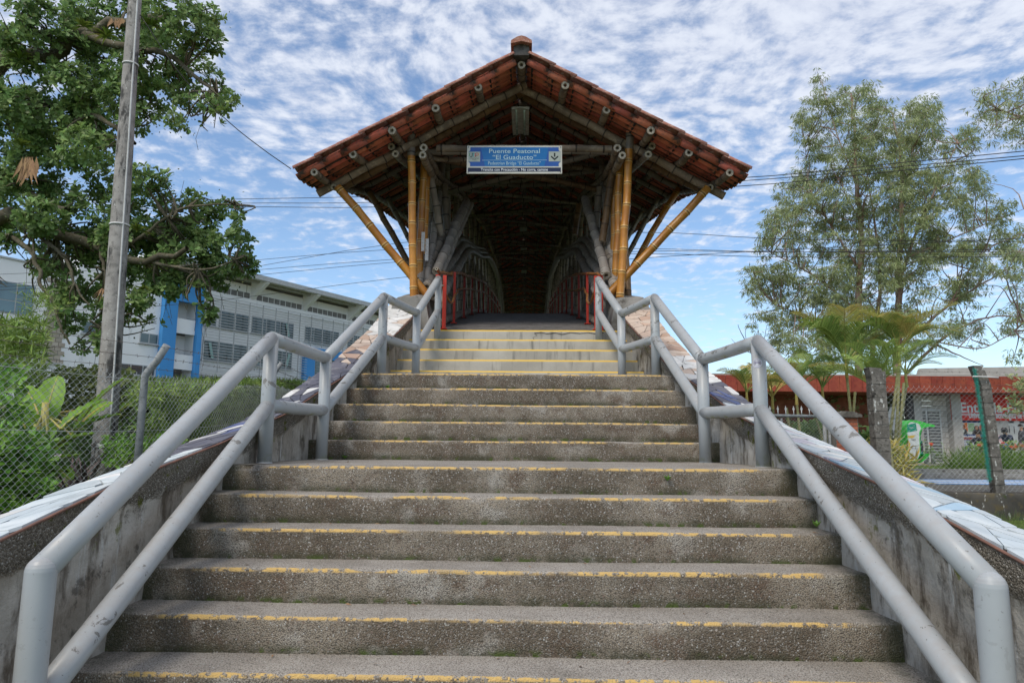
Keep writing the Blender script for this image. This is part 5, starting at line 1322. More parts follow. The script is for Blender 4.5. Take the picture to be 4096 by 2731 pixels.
limb = [[(-11.2, 12.5, .8), (-11.3, 12.4, 3.0), (-11.0, 12.2, 5.5), (-10.6, 12, 8.5)],
        [(-11.0, 12.3, 4.6), at(0, 495, 11.9), at(60, 518, 11.7), at(140, 542, 11.5), at(230, 566, 11.3), at(330, 600, 11.2), at(430, 570, 11)],
        [(-11.0, 12.2, 6.4), at(0, 150, 12), at(110, 130, 11.8), at(190, 78, 11.6), at(300, 52, 11.6), at(400, 30, 11.5)],
        [at(190, 78, 11.6), at(280, 110, 11.5), at(370, 120, 11.5), at(440, 165, 11.4), at(500, 220, 11.3)],
        [(-11.0, 12.2, 6), at(0, 225, 12), at(130, 245, 11.8), at(230, 270, 11.6), at(310, 330, 11.4)],
        [(-11, 12.2, 5), at(0, 400, 11.8), at(50, 440, 11.6), at(150, 480, 11.4)],
        [at(0, 540, 11.0), at(22, 545, 10.9), at(66, 571, 10.8), at(90, 622, 10.8), at(94, 655, 10.8), at(123, 694, 10.8), at(136, 743, 10.8), at(160, 790, 10.8)],
        [at(60, 518, 11.7), at(94, 545, 11.2), at(154, 600, 11), at(170, 650, 11), at(205, 700, 11)],
        [at(230, 566, 11.3), at(240, 640, 11.2), at(245, 760, 11.2)], [at(330, 600, 11.2), at(460, 620, 11), at(560, 590, 11)], [at(300, 560, 11.3), at(420, 480, 11.2), at(540, 470, 11.1)]]
lr = [(.32, .16), (.14, .04), (.17, .05), (.08, .02), (.10, .03), (.09, .03), (.045, .015), (.04, .012), (.035, .012), (.03, .01), (.03, .01)]
branches('trunk', [(limb[0], .32, .16)], M_BARK, tree, to, 14)
branches('branch', [(l, *r_) for l, r_ in zip(limb[1:], lr[1:])], M_BARK, tree, to, 10)
LP_ = np.concatenate([curve(l, 30) for l in limb[1:]])
tw_ = []
for c, r_ in cl:
    for k in range(5):
        p = c+unit(rng.normal(0, 1, 3))*r_*.6; q = LP_[np.argmin(np.linalg.norm(LP_-c, axis=1))]
        tw_.append(([q, (p+q)/2+rng.normal(0, .12, 3), p], .022, .006))
m = MB()
for pts, a, b in tw_:
    C_ = curve(pts, 8); m.tube(C_-to, np.linspace(a, b, 8), 5, caps=False)
tag(m.build('twigs', M_BARK, tree), kind='stuff')
P, D = [], []
for i, (c, r_) in enumerate(cl):
    n_ = int(125*(r_/.45)**2)+12; d, s = sphere_pts(n_, .45); s = s*[1, .9, .85]
    # open gaps in the clump
    keep = np.array([mnoise.noise(Vector(tuple((c+x*r_)*1.9))) > -.12 for x in s])
    P.append((c+s*r_)[keep]); D.append(unit(d+[0, -.25, .45])[keep])
P = np.concatenate(P); D = np.concatenate(D)
V, F_ = rosettes(P, D, 7, .112)
tag(link('foliage', fast('foliage', V-to, F_, smooth=True), M_LF, tree), kind='stuff')
P = P[rng.random(len(P)) < .8]; n2 = 9000
i_ = rng.integers(0, len(P), n2); pick_ = P[i_]+rng.normal(0, .14, (n2, 3)); vs = np.array([mnoise.noise(Vector(tuple(p*.9+7))) > .02 for p in pick_]); pick_ = pick_[vs]
A_, B_, C_ = axes(rng.normal(0, 1, (len(pick_), 3))+[0, 0, -.6], roll=rng.uniform(0, 6, len(pick_)))
V, F_ = scatter(SMALL, OBF, pick_, A_, B_, C_, rng.uniform(.03, .055, len(pick_)))
tag(link('vine_leaves', fast('vine_leaves', V-to, F_, smooth=True), M_LFS, tree), kind='stuff')
# hanging aerial roots
m = MB()
for k in range(70):
    c, r_ = cl[rng.integers(0, len(cl))]; p = c+rng.normal(0, .4, 3)*r_; l = rng.uniform(.2, .7)
    m.tube([p-to, p+[rng.normal(0, .04), 0, -l*.5]-to, p+[rng.normal(0, .08), 0, -l]-to], .0035, 4, caps=False)
tag(m.build('hanging_roots', M_BARK, tree), kind='stuff')
def strap_plant(c, n_, L, w_, mt, name, label, cat, group=None, droop=.6, up_=.5, parent=None):
    Vs, Fs = [], []; b = 0
    for k in range(n_):
        a = rng.uniform(0, 6.283); el = rng.uniform(up_, 1.35); l = L*rng.uniform(.7, 1.15); d = np.array([math.cos(a)*math.cos(el), math.sin(a)*math.cos(el), math.sin(el)]); s = unit(np.cross(d, [0, 0, 1.])+1e-6)
        q = [d*l*t+np.array([0, 0, -droop*l*t*t])+np.array([d[0], d[1], 0])*l*.3*t*t for t in (0, .3, .6, .85, 1)]; ww = [.5, 1, .8, .45, .02]
        for p, x in zip(q, ww): Vs += [p-s*w_*x/2, p+s*w_*x/2]
        Fs += [(b+2*i, b+2*i+1, b+2*i+3, b+2*i+2) for i in range(4)]; b += 10
    o = link(name, fast(name, Vs, Fs, smooth=True), mt, parent); o.location = tuple(c)
    if label: tag(o, label, cat, group)
    return o
BRL = [(at(45, 135, 11.2), .32, 'big bromeliad at the far left on the upper mossy limb'), (at(245, 85, 11.0), .30, 'bromeliad on the upper limb just left of the pole'), (at(190, 62, 11.1), .26, 'spiky bromeliad near the top of the tree, left of the pole'), (at(48, 335, 11), .28, 'brownish bromeliad in the middle of the tree at far left'),
       (at(327, 665, 10.6), .20, 'bright yellow-green bromeliad right of the pole, upper of two'), (at(310, 742, 10.6), .22, 'bright yellow-green bromeliad right of the pole, lower of two'), (at(315, 530, 10.7), .26, 'yellowish bromeliad behind the pole in the middle of the tree'), (at(350, 60, 11), .25, 'bromeliad on the upper limb just right of the pole')]
for p, L_, lb in BRL: strap_plant(p, 34, L_, .035, M_BROM, 'bromeliad', lb, 'bromeliad', 'bromeliads growing on the left tree')
def hang(c, n_, L, w_, label):
    m = MB()
    for k in range(n_):
        x = rng.normal(0, .07); l = L*rng.uniform(.5, 1); a = rng.uniform(-.4, .4)
        m.add([(x, 0, 0), (x+w_+a*l*.3, .01, -l*.5), (x+a*l, 0, -l), (x-w_*.4+a*l*.4, -.01, -l*.5)], [(0, 1, 2, 3)])
    o = m.build('dead_leaf_bunch', M_DEAD, loc=c); tag(o, label, 'dead leaves', 'dead leaf bunches hanging in the left tree')
hang(at(68, 360, 10.8), 16, .55, .05, 'bunch of dry brown leaves hanging from the lower limb at far left')
hang(at(262, 42, 10.9), 8, .22, .045, 'row of curled dry leaves under the upper limb beside the pole')
strap_plant(at(237, 665, 10.5), 60, .12, .012, M_DEAD, 'dead_leaf_bunch', 'round dry brown tuft touching the left edge of the pole', 'dead leaves', 'dead leaf bunches hanging in the left tree', 1.6, -.8)

# ---------- gum trees, right
def inside(p, poly):
    x, y = p; c = False; j = len(poly)-1
    for i in range(len(poly)):
        if (poly[i][1] > y) != (poly[j][1] > y) and x < (poly[j][0]-poly[i][0])*(y-poly[i][1])/(poly[j][1]-poly[i][1])+poly[i][0]: c = not c
        j = i
    return c
def gum(base, polys, Yd, trunks, limbs, ncl, rr, label, nleaf=210, dens=None, mind=17):
    g = empty('gum_tree', base, label, 'tree'); go_ = np.array(g.location)
    branches('trunk', trunks, M_EBARK, g, go_, 9); branches('branch', limbs, M_EBARK, g, go_, 6)
    x0, x1 = min(p[0] for p in polys), max(p[0] for p in polys); y0, y1 = min(p[1] for p in polys), max(p[1] for p in polys)
    C_ = []; tries = 0
    while len(C_) < ncl and tries < 30000:
        tries += 1; p = (rng.uniform(x0, x1), rng.uniform(y0, y1))
        if not inside(p, polys) or (dens and rng.random() > dens(*p)): continue
        if any((p[0]-q[0])**2+(p[1]-q[1])**2 < mind**2 for q in C_): continue
        C_.append(p)
    LP_ = np.concatenate([curve(l[0], 40) for l in trunks+limbs]); m = MB(); P, D, Sx = [], [], []
    for x, y in C_:
        yd = Yd+rng.uniform(-2.2, 2.2); c = at(x, y, yd); r_ = rng.uniform(*rr)*.00063*yd
        q = LP_[np.argmin(np.linalg.norm((LP_-c)*[1, .6, 1]+[0, 0, .8], axis=1))]
        m.tube(curve([q, q*.45+c*.55+rng.normal(0, .2, 3), c], 7)-go_, np.linspace(.03, .008, 7), 4, caps=False)
        for k in range(3): m.tube(np.array([c-go_, c-go_+unit(rng.normal(0, 1, 3))*r_*.9]), .010, 3, caps=False)
        n_ = int(nleaf*(r_/.5)**2); d, s = sphere_pts(n_, .2); s = s*[1, 1, .62]
        # leaves gather on sprays inside the clump
        sp_ = unit(rng.normal(0, 1, (15, 3)))*rng.uniform(.3, 1.15, (15, 1)); ks = rng.integers(0, 15, n_); s = sp_[ks]*[1, 1, .95]+s*.30
        P.append(c+s*r_); D.append(unit(d*[.8, .8, .5]+rng.normal(0, .35, d.shape)+[0, 0, -.75]))
    tag(m.build('twigs', M_EBARK, g), kind='stuff')
    P = np.concatenate(P); D = np.concatenate(D); A_, B_, C__ = axes(D, np.array([.3, .9, .1]), rng.uniform(0, 6, len(P)))
    V, F_ = scatter(LANCE*[1, 1.15, 1], LF, P, A_, B_, C__, rng.uniform(.15, .26, len(P)))
    tag(link('foliage', fast('foliage', V-go_, F_), M_EUC, g), kind='stuff')
POLY = [(1872, 165), (1925, 168), (1945, 225), (2000, 185), (2015, 235), (2070, 208), (2125, 212), (2150, 290), (2200, 265), (2245, 300), (2250, 400), (2320, 440), (2356, 520), (2356, 690), (2330, 800), (2200, 800), (2100, 780), (1980, 800), (1900, 830), (1850, 850), (1790, 800), (1725, 705), (1712, 640), (1742, 565), (1732, 490), (1790, 455), (1822, 350), (1840, 275)]
def dens(x, y):
    if x > 2180 and y > 420: return .42 if y < 640 else .25
    if x > 2120 and y > 640: return .3
    return 1
g = 29
tA = ([at(1973, 1000, g), at(1974, 730, g), at(1979, 537, g), at(1968, 422, g), at(1962, 300, g), at(1955, 215, g)], .17, .03)
tB = ([at(2062, 1000, g), at(2063, 730, g), at(2067, 598, g), at(2072, 466, g), at(2067, 356, g), at(2050, 260, g)], .16, .03)
tC = ([at(2000, 1000, g+1), at(2006, 770, g+1), at(2022, 660, g+1), at(2010, 520, g+1), at(1990, 380, g+1)], .12, .02)
lims = [([at(2062, 800, g), at(2110, 760, g), at(2180, 700, g), at(2260, 650, g), at(2352, 600, g)], .16, .03), ([at(2067, 640, g), at(2110, 520, g), at(2150, 430, g), at(2200, 330, g)], .12, .02), ([at(2085, 590, g), at(2160, 560, g), at(2250, 520, g), at(2352, 480, g)], .08, .02),
        ([at(2080, 860, g), at(2150, 790, g), at(2220, 745, g), at(2300, 725, g), at(2400, 735, g)], .12, .03), ([at(2150, 790, g), at(2200, 815, g), at(2260, 840, g)], .07, .02), ([at(2150, 785, g), at(2250, 800, g), at(2320, 770, g), at(2400, 760, g)], .05, .02),
        ([at(1975, 620, g), at(1910, 520, g), at(1860, 430, g), at(1850, 330, g)], .08, .02), ([at(1975, 720, g), at(1880, 640, g), at(1790, 590, g), at(1740, 560, g)], .08, .02), ([at(1975, 800, g), at(1880, 740, g), at(1780, 700, g)], .07, .02), ([at(2072, 480, g), at(2090, 380, g), at(2110, 280, g)], .07, .02),
        ([at(1968, 430, g), at(1930, 330, g), at(1900, 240, g)], .07, .02), ([at(2010, 560, g), at(1960, 480, g), at(1930, 420, g)], .06, .02), ([at(2200, 800, g), at(2260, 740, g), at(2330, 690, g)], .04, .01), ([at(2180, 700, g), at(2240, 600, g), at(2290, 560, g), at(2352, 540, g)], .06, .02)]
gum(at(2030, 1040, 29), POLY, 29, [tA, tB, tC], [(p_, a_*.6, b_*.6) for p_, a_, b_ in lims], 340, (20, 34), 'tall airy gum tree with three pinkish trunks, behind the palms on the right', 320, dens, 13)
P2 = [(2243, 225), (2300, 185), (2400, 170), (2400, 340), (2340, 340), (2280, 310), (2250, 275)]
P3 = [(2300, 590), (2352, 540), (2420, 520), (2420, 850), (2330, 830), (2320, 790), (2340, 690), (2300, 640)]
tR = ([at(2520, 1000, 25), at(2500, 700, 25), at(2480, 450, 25), at(2460, 250, 25)], .25, .06)
gum(at(2520, 1040, 25), P2, 25, [tR], [([at(2470, 350, 25), at(2400, 290, 25), at(2290, 250, 25)], .08, .02)], 26, (20, 32), 'gum tree whose leafy crown enters the picture at the upper right edge', 190, None, 20)
gum(at(2600, 1040, 22), P3, 22, [([at(2560, 1000, 22), at(2540, 740, 22), at(2470, 640, 22)], .2, .05)], [([at(2500, 690, 22), at(2400, 700, 22), at(2330, 760, 22)], .06, .02)], 26, (18, 32), 'darker leafy tree at the right edge above the flat roof', 220, None, 19)
# close drooping branch over the right end of the banner
c = empty('overhanging_branch', at(2400, 900, 11), 'leafy branch hanging over the end of the red banner at the right edge', 'branch'); co = np.array(c.location)
branches('branch', [([at(2440, 850, 11), at(2390, 885, 11), at(2350, 905, 11), at(2325, 935, 11)], .012, .004)], M_BARK, c, co, 5)
P = np.array([at(x, y, 11+rng.uniform(-.15, .15)) for x, y in [(2345+rng.normal(0, 14), 890+rng.normal(0, 18)) for _ in range(40)]+[(2335+rng.normal(0, 14), 935+rng.normal(0, 12)) for _ in range(34)]])
V, F_ = rosettes(P, np.tile([0., -.3, .6], (len(P), 1)), 5, .075); tag(link('foliage', fast('foliage', V-co, F_, smooth=True), M_EUC, c), kind='stuff')
# thin bare tree
c = empty('bare_tree', at(1725, 900, 24), 'thin leafless tree between the right railing posts', 'tree'); co = np.array(c.location)
bl_ = [([at(1738, 900, 24), at(1736, 850, 24), at(1722, 800, 24), at(1705, 770, 24), at(1695, 745, 24)], .035, .008), ([at(1735, 840, 24), at(1752, 790, 24), at(1762, 745, 24)], .022, .006), ([at(1725, 810, 24), at(1700, 800, 24), at(1680, 778, 24)], .018, .005), ([at(1728, 815, 24), at(1742, 775, 24), at(1740, 750, 24)], .016, .005), ([at(1716, 790, 24), at(1712, 760, 24), at(1725, 735, 24)], .012, .004), ([at(1750, 790, 24), at(1775, 770, 24), at(1782, 740, 24)], .012, .004)]
branches('branch', bl_, M_BARK, c, co, 5)

# ---------- areca palms
def frond(o, base, dirv, L, name='frond', nl=38, w_=.021, ll=.66, mt=None, droop=.55, parent=None):
    d = unit(np.array(dirv, float)); h = unit(np.array([d[0], d[1], 1e-3])); n_ = 16; q = []
    for t in np.linspace(0, 1, n_):
        q.append(base+d*L*t+np.array([0, 0, -droop*L*t**2.2])+h*L*.22*t*t)
    q = np.array(q); m = MB(); m.tube(q-o, np.linspace(.017, .004, n_), 5, caps=False)
    P, T, A_, B_ = frames(q); Vs, Fs = [], []; 
    side = unit(np.cross(T, [0, 0, 1.])+1e-6); upv = np.cross(side, T)
    roll = rng.normal(0, .35)
    for k in range(nl):
        t = .22+.78*k/nl; i = t*(n_-1); a = int(i); f = i-a; b = min(a+1, n_-1)
        p = P[a]*(1-f)+P[b]*f; tt = T[a]; s = side[a]; u2 = upv[a]; l = ll*L/2*(math.sin(math.pi*min(1, .18+t*.80))**.6)*rng.uniform(.9, 1.1)
        for sg in (-1, 1):
            dd = unit(tt*.62+s*sg*.75*math.cos(roll)+u2*(.38+sg*.3*math.sin(roll))+rng.normal(0, .03, 3)); ww = unit(np.cross(dd, u2))*w_/2*L/1.8
            e = p+dd*l*.55; tip = p+dd*l+np.array([0, 0, -.28*l]); b0 = len(m.v)
            m.add([x-o for x in (p-ww*.5, p+ww*.5, e+ww, e-ww)], [(0, 1, 2, 3)]); m.add([x-o for x in (e-ww, e+ww, tip)], [(0, 1, 2)])
    me = m.build(name, mt, parent); return me
def palm(qx, qy, Yd, gz, nf, L, label, stems=1, young=False, seed=0, lean=0, yellow=.3):
    c = at(qx, qy, Yd); g = np.array([c[0]-lean, Yd, gz]); o = empty('areca_palm', g, label, 'palm', 'palms in the clump behind the gate'); off = np.array(o.location)
    for k in range(stems):
        gg = g+np.array([rng.uniform(-.18, .18)*(k > 0), rng.uniform(-.2, .2)*(k > 0), 0]); cc = c+np.array([rng.uniform(-.25, .25)*(k > 0), 0, -rng.uniform(.1, .6)*(k > 0)])
        Lh = np.linalg.norm(cc-gg); ns = max(3, int(Lh/.04)); C_ = curve([gg, (gg+cc)/2+[.04, 0, 0], cc], ns); rad = np.array([.038+.006*(i % 4 == 0)-.01*i/ns for i in range(ns)])
        m = MB(); m.tube(C_-off, rad, 8, caps=False); m.build('stem', M_PSTEM, o)
        if k == 0: m = MB(); m.tube([c-off-[0, 0, .05], c-off+[0, 0, .45]], [.04, .02], 7, caps=False); m.build('crown_shaft', M_PALMY, o)
    for k in range(nf):
        a = k*2.4+seed; el = .70+.65*((k*.618+seed) % 1); d = (math.cos(a)*math.cos(el)*1.1, math.sin(a)*math.cos(el)*.8, math.sin(el)*1.15)
        frond(off, c+np.array([0, 0, .25]), d, L*1.45*rng.uniform(.7, 1.15), mt=M_PALMY if rng.random() < yellow else M_PALM, parent=o, droop=.30+.35*rng.random(), nl=40)
M_PSTEM = mat('ringed_palm_stem', [(.30, .29, .13), (.22, .22, .10), (.36, .34, .22)], 6, .7, .2, 20, stretch=(1, 1, 6))
palm(2066, 835, 15.5, .75, 15, 1.25, 'tallest palm of the clump, its fan of fronds against the gum trunks', 3, seed=.3, yellow=.45, lean=.38)
palm(1945, 862, 16, .75, 15, 1.35, 'dark green palm left of the tallest one, above the gate', 2, seed=1.1, yellow=.25)
palm(2016, 925, 14.2, .75, 13, 1.05, 'lower bright palm right behind the block pillar', 5, seed=2.2, yellow=.15)
palm(1830, 925, 16.5, .75, 9, 1.0, 'low drooping palm behind the gate spears', 2, seed=.8, yellow=.4)
palm(1716, 925, 17.5, .75, 8, .75, 'small yellowish palm at the left end of the clump', 2, seed=1.9, yellow=.7)
palm(1890, 915, 17.2, .75, 9, 1.0, 'shaded palm in the middle of the clump', 2, seed=2.9, yellow=.3)
palm(2082, 884, 16.2, .75, 6, .85, 'palm at the right of the clump drooping before the red fascia', 1, lean=.62, seed=.1, yellow=.35)
palm(1775, 935, 18, .75, 7, .9, 'palm half hidden behind the right railing post', 1, seed=2.0, yellow=.5)
# yellow-green undergrowth below the palms
def mass(name, pts, per, L, mt, tmpl, tf, label, cat, spread=.95, up_=(0, -.2, .8), jitd=.5):
    P = np.array(pts); D = unit(np.array(up_)+rng.normal(0, jitd, P.shape)); V, F_ = rosettes(P, D, per, L, spread, tmpl, tf); c = P.mean(0)
    o = link(name, fast(name, V-c, F_, smooth=False), mt, loc=c); o['kind'] = 'stuff'; o['label'] = label; o['category'] = cat; return o
mass('undergrowth', [(at(rng.uniform(1990, 2060), 1040, 15)[0], 15+rng.uniform(-.8, .8), .8+rng.random()**1.5*.75) for _ in range(260)], 6, .30, M_PALMY, LANCE*[1, .9, 1], LF, 'yellow green tufts below the palms', 'undergrowth')
mass('undergrowth', [(rng.uniform(3.4, 9.0), rng.uniform(18, 20), .8+rng.random()*1.3) for _ in range(900)], 6, .22, M_LF, OB, OBF, 'dark green growth behind the palms', 'undergrowth')
mass('shrubbery', [(rng.uniform(9.3, 15.2), rng.uniform(28, 30.5), .9+rng.random()*3.0) for _ in range(1900)], 6, .3, M_EUC, OB, OBF, 'pale green bushes between the palms and the block building', 'shrubbery')
# liriope edging, lawn and grass
def blades(name, n_, f, L, w_, mt, label, cat='grass'):
    P = np.array([f() for _ in range(n_)]); d = unit(rng.normal(0, .45, P.shape)+[0, 0, 1]); A_, B_, C_ = axes(d, roll=rng.uniform(0, 6, n_))
    T = np.array([[0, -w_, 0], [0, w_, 0], [.5, w_*.8, .05], [.5, -w_*.8, .05], [.85, w_*.5, .2], [.85, -w_*.5, .2], [1, 0, .36]]); Fq = np.array([[0, 1, 2, 3], [3, 2, 4, 5], [5, 4, 6, 6]])
    T = T[:7]; V, F_ = scatter(T, np.array([[0, 1, 2], [0, 2, 3], [3, 2, 4], [3, 4, 5], [5, 4, 6]]), P, A_, B_, C_, L*rng.uniform(.6, 1.2, n_)); c = P.mean(0)
    o = link(name, fast(name, V-c, F_), mt, loc=c); o['kind'] = 'stuff'; o['label'] = label; o['category'] = cat; return o
xL = at(2190, 1060, 20)[0]
def lir():
    c = np.array([xL+.15+rng.integers(0, 17)*.5, 19.6+.6*rng.integers(0, 2), .88]); return c+rng.normal(0, .15, 3)*[1, 1, 0]
blades('border_grass', 7000, lir, .62, .011, M_GRASS, 'arching bright green border grass in front of the block building')
blades('lawn_grass', 9000, lambda: np.array([rng.uniform(9, 16), rng.uniform(18.6, 24.5), .88]), .14, .008, M_GRASS, 'short lawn grass behind the kerb')
blades('verge_grass', 9000, lambda: np.array([rng.uniform(4.5, 11.5), rng.uniform(8, 12.2), .30]), .22, .006, M_GRASS, 'grass at the foot of the retaining wall')
# ixora shrub with red flowers
fx = at(2300, 1030, 23)[0]
ix = empty('flowering_shrub', (fx, 23, .9), 'low dark shrub with small red flower heads behind the border grass', 'shrub'); io = np.array(ix.location)
P = np.array([(fx+rng.uniform(-1.0, 2.0), 23+rng.uniform(-.4, .4), .95+rng.random()*.75) for _ in range(420)]); V, F_ = rosettes(P, np.tile([0, -.4, .7], (len(P), 1)), 5, .11); tag(link('foliage', fast('foliage', V-io, F_), M_LF, ix), kind='stuff')
M_IXO = mat('red_flower', [(.62, .05, .03), (.70, .10, .05)], 9, .5, 0)
for k in range(13):
    c_ = np.array([fx-.9+k*.22+rng.normal(0, .04), 22.58, 1.58+rng.normal(0, .07)]); P = c_+rng.normal(0, .035, (16, 3)); V, F_ = rosettes(P, np.tile([0, -.6, .5], (16, 1)), 4, .03); link('flower_head', fast('flower_head', V-io, F_), M_IXO, ix)
rp = empty('flowering_shrub', at(2135, 1058, 24.5), 'small potted rose with one red bloom beside the white louvred door', 'shrub'); io = np.array(rp.location)
P = io+rng.normal(0, 1, (50, 3))*[.13, .1, .16]+[0, 0, .3]; V, F_ = rosettes(P, np.tile([0, -.4, .7], (50, 1)), 4, .07); tag(link('foliage', fast('foliage', V-io, F_), M_SHRUB, rp), kind='stuff')
P = io+[0.05, -.1, .55]+rng.normal(0, .03, (14, 3)); V, F_ = rosettes(P, np.tile([0, -.6, .5], (14, 1)), 4, .045); link('flower_head', fast('flower_head', V-io, F_), M_IXO, rp)
for dx_ in (-.12, .12): m = MB(); m.tube([(dx_, 0, -.1), (dx_, 0, .25)], [.06, .07], 8); m.build('pot', M_PIPE, rp)

# ---------- left: bamboo hedge, banana leaves, shrubs behind the fence
def hedge_pts(n_):
    out = []
    while len(out) < n_:
        y = rng.uniform(7.2, 17.5); x0 = -3.75-.13*(y-6.5); top = np.interp(y, [7, 9.5, 12, 16, 18], [2.02, 2.28, 2.55, 2.86, 2.95])+.07*mnoise.noise(Vector((y*1.7, 1, 1)))
        f = rng.random()
        if f < .62: x = x0-.28*rng.random()**2-.10*mnoise.noise(Vector((y*1.3, 5, 1))); z = 1.0+(top-1.0)*rng.random()
        else: x = x0-rng.random()*2.4; z = top-.12*rng.random()
        if x < -.57*y: continue
        out.append((x, y, z))
    return out
mass('bamboo_hedge', hedge_pts(5200), 6, .145, M_BAMB, LANCE*[1, 1.05, 1], LF, 'long clipped hedge of narrow bamboo leaves behind the left fence', 'hedge', up_=(.55, -.45, .35), jitd=.45)
V = []; n1, n2 = 40, 10  # near-black core blocks the view; the hedge's inner shade put into its colour
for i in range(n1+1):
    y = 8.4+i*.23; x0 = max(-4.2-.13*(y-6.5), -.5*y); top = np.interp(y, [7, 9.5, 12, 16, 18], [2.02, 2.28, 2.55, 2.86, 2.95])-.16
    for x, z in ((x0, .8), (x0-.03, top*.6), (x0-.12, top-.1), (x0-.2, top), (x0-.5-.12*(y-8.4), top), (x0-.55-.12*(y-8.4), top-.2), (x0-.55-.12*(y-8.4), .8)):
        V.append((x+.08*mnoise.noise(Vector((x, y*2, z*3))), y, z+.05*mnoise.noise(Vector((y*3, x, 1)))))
tag(link('hedge_dark_core', fast('hedge_dark_core', V, [(i*7+j, (i+1)*7+j, (i+1)*7+j+1, i*7+j+1) for i in range(n1) for j in range(6)]), M_CORE), 'near-black core inside the long hedge that blocks the view through it', 'hedge', kind='stuff')
def big_leaf(name, base, dirv, L, w_, mt, parent, off, droop=.4, fold=.25):
    d = unit(np.array(dirv, float)); h = unit(np.array([d[0], d[1], 0.001])); n_ = 18; V = []; ph = rng.uniform(0, 6)
    q = np.array([base+d*L*t+np.array([0, 0, -droop*L*t**2])+h*L*.2*t*t for t in np.linspace(0, 1, n_)]); P, T, _, _ = frames(q); s = unit(np.cross(T, [0, 0, 1.])+1e-6); u2 = np.cross(s, T)
    for i in range(n_):
        t = i/(n_-1); ww = w_*(max(0, math.sin(math.pi*min(1, .04+t*.96)))**.55)*(1 if t < .97 else .2)
        for j in (-1, -.5, 0, .5, 1): V.append(P[i]+s[i]*j*ww+u2[i]*(abs(j)*ww*fold+.012*math.sin(i*2.1+ph+j*2)*abs(j)) - off)
    F_ = [(i*5+j, i*5+j+1, (i+1)*5+j+1, (i+1)*5+j) for i in range(n_-1) for j in range(4)]
    o = link(name, fast(name, V, F_, smooth=True), mt, parent); m = MB(); m.tube(q-off, np.linspace(.016, .004, n_), 5, caps=False); m.build('midrib', M_PALMY, o); return o
def banana(base, leaves, label):
    b = empty('banana_plant', base, label, 'banana plant'); off = np.array(b.location)
    m = MB(); m.tube([np.zeros(3), np.array([.05, 0, .6]), np.array([.03, 0, 1.0])], [.07, .05, .03], 8); m.build('stem', M_PALMY, b)
    for k, (tx, ty, ex, ey, yd, ye, w_) in enumerate(leaves):
        p0, p1 = at(tx, ty, yd), at(ex, ey, ye); d = p1-p0; L_ = np.linalg.norm(d)
        n_ = big_leaf('leaf', p0, d/L_+np.array([0, 0, .15]), L_, w_, M_BANANA, b, off, .16)
        m = MB(); m.tube(curve([off+[.03, 0, .9], (off+[0, 0, 1.0]+p0)/2, p0], 6)-off, .013, 5, caps=False); m.build('leaf_stalk', M_PALMY, b)
banana(np.array([-5.6, 7.9, .9]), [(165, 1000, 265, 838, 8.0, 8.2, .15), (100, 990, 125, 835, 7.9, 8.0, .16), (140, 985, 232, 905, 7.6, 7.9, .15), (170, 990, 265, 945, 7.7, 8.0, .14), (60, 990, 20, 900, 7.5, 7.5, .16), (110, 1040, 155, 1005, 7.3, 7.2, .12), (120, 1000, 60, 940, 7.6, 7.3, .14), (190, 970, 250, 915, 8.2, 8.6, .14), (270, 950, 325, 905, 10.2, 10.5, .13), (90, 960, 60, 870, 7.6, 7.8, .14)], 'banana-like plant with long pale green leaves behind the left fence')
banana(np.array([-4.9, 7.0, .9]), [(85, 1075, 170, 1040, 6.9, 6.8, .11), (120, 1065, 152, 1100, 6.8, 6.7, .10), (60, 1060, 25, 1000, 6.8, 6.7, .13), (90, 1060, 150, 990, 7.0, 7.1, .13), (100, 1030, 205, 990, 7.1, 7.3, .12)], 'lower broad-leaved plant with a yellowing leaf near the left fence')
mass('shrubbery', [at(rng.uniform(-60, 120 if k % 3 else 60), rng.uniform(1000 if k % 3 else 850, 1180), rng.uniform(6.0, 7.0)) for k in range(620)], 6, .10, M_SHRUB, OB, OBF, 'leafy green shrub against the left fence at the edge of the picture', 'shrub', up_=(.2, -.4, .7))
mass('bamboo_clump', [at(rng.uniform(-80, 105), rng.uniform(735, 900), rng.uniform(8.5, 11)) for k in range(900)], 6, .16, M_BAMB, LANCE, LF, 'feathery bamboo foliage under the glazed corner of the university building', 'bamboo')
mass('bamboo_clump', [at(max(40, 90+rng.normal(0, 28)), 695+rng.normal(0, 22), rng.uniform(9, 10)) for k in range(70)], 5, .13, M_BAMB, LANCE*[1, .8, 1], LF, 'thin bamboo sprays against the white wall', 'bamboo')
mass('undergrowth', [(rng.uniform(-10.5, -6.6), rng.uniform(10.2, 16), .9+rng.random()*1.0) for k in range(2200)], 6, .13, M_LF, OB, OBF, 'dark undergrowth between the banana plant and the hedge', 'undergrowth')
mass('undergrowth', [at(rng.uniform(120, 300), rng.uniform(850, 960), rng.uniform(10, 12)) for k in range(400)], 5, .10, M_LFS, SMALL, OBF, 'small pale leaves around the foot of the pole', 'undergrowth')
def slope_pts(n_):
    o = []
    for k in range(n_):
        y = 17+31*rng.random()**1.3; x = rng.uniform(-.60*y, -.15*y-1); o.append((x, y, hgt(x, y)+rng.random()*(1.0 if y < 40 else .8)))
    return o
mass('undergrowth', slope_pts(13000), 6, .22, M_BAMB, LANCE*[1, 1.6, 1], LF, 'green bank of bushes below the university building', 'undergrowth', jitd=.7)
mass('undergrowth', [at(rng.uniform(240, 420), rng.uniform(1000, 1070), rng.uniform(6.6, 7.6)) for k in range(220)], 6, .06, M_SHRUB, OB, OBF, 'small leafy growth at the foot of the fence right of the pole', 'undergrowth')
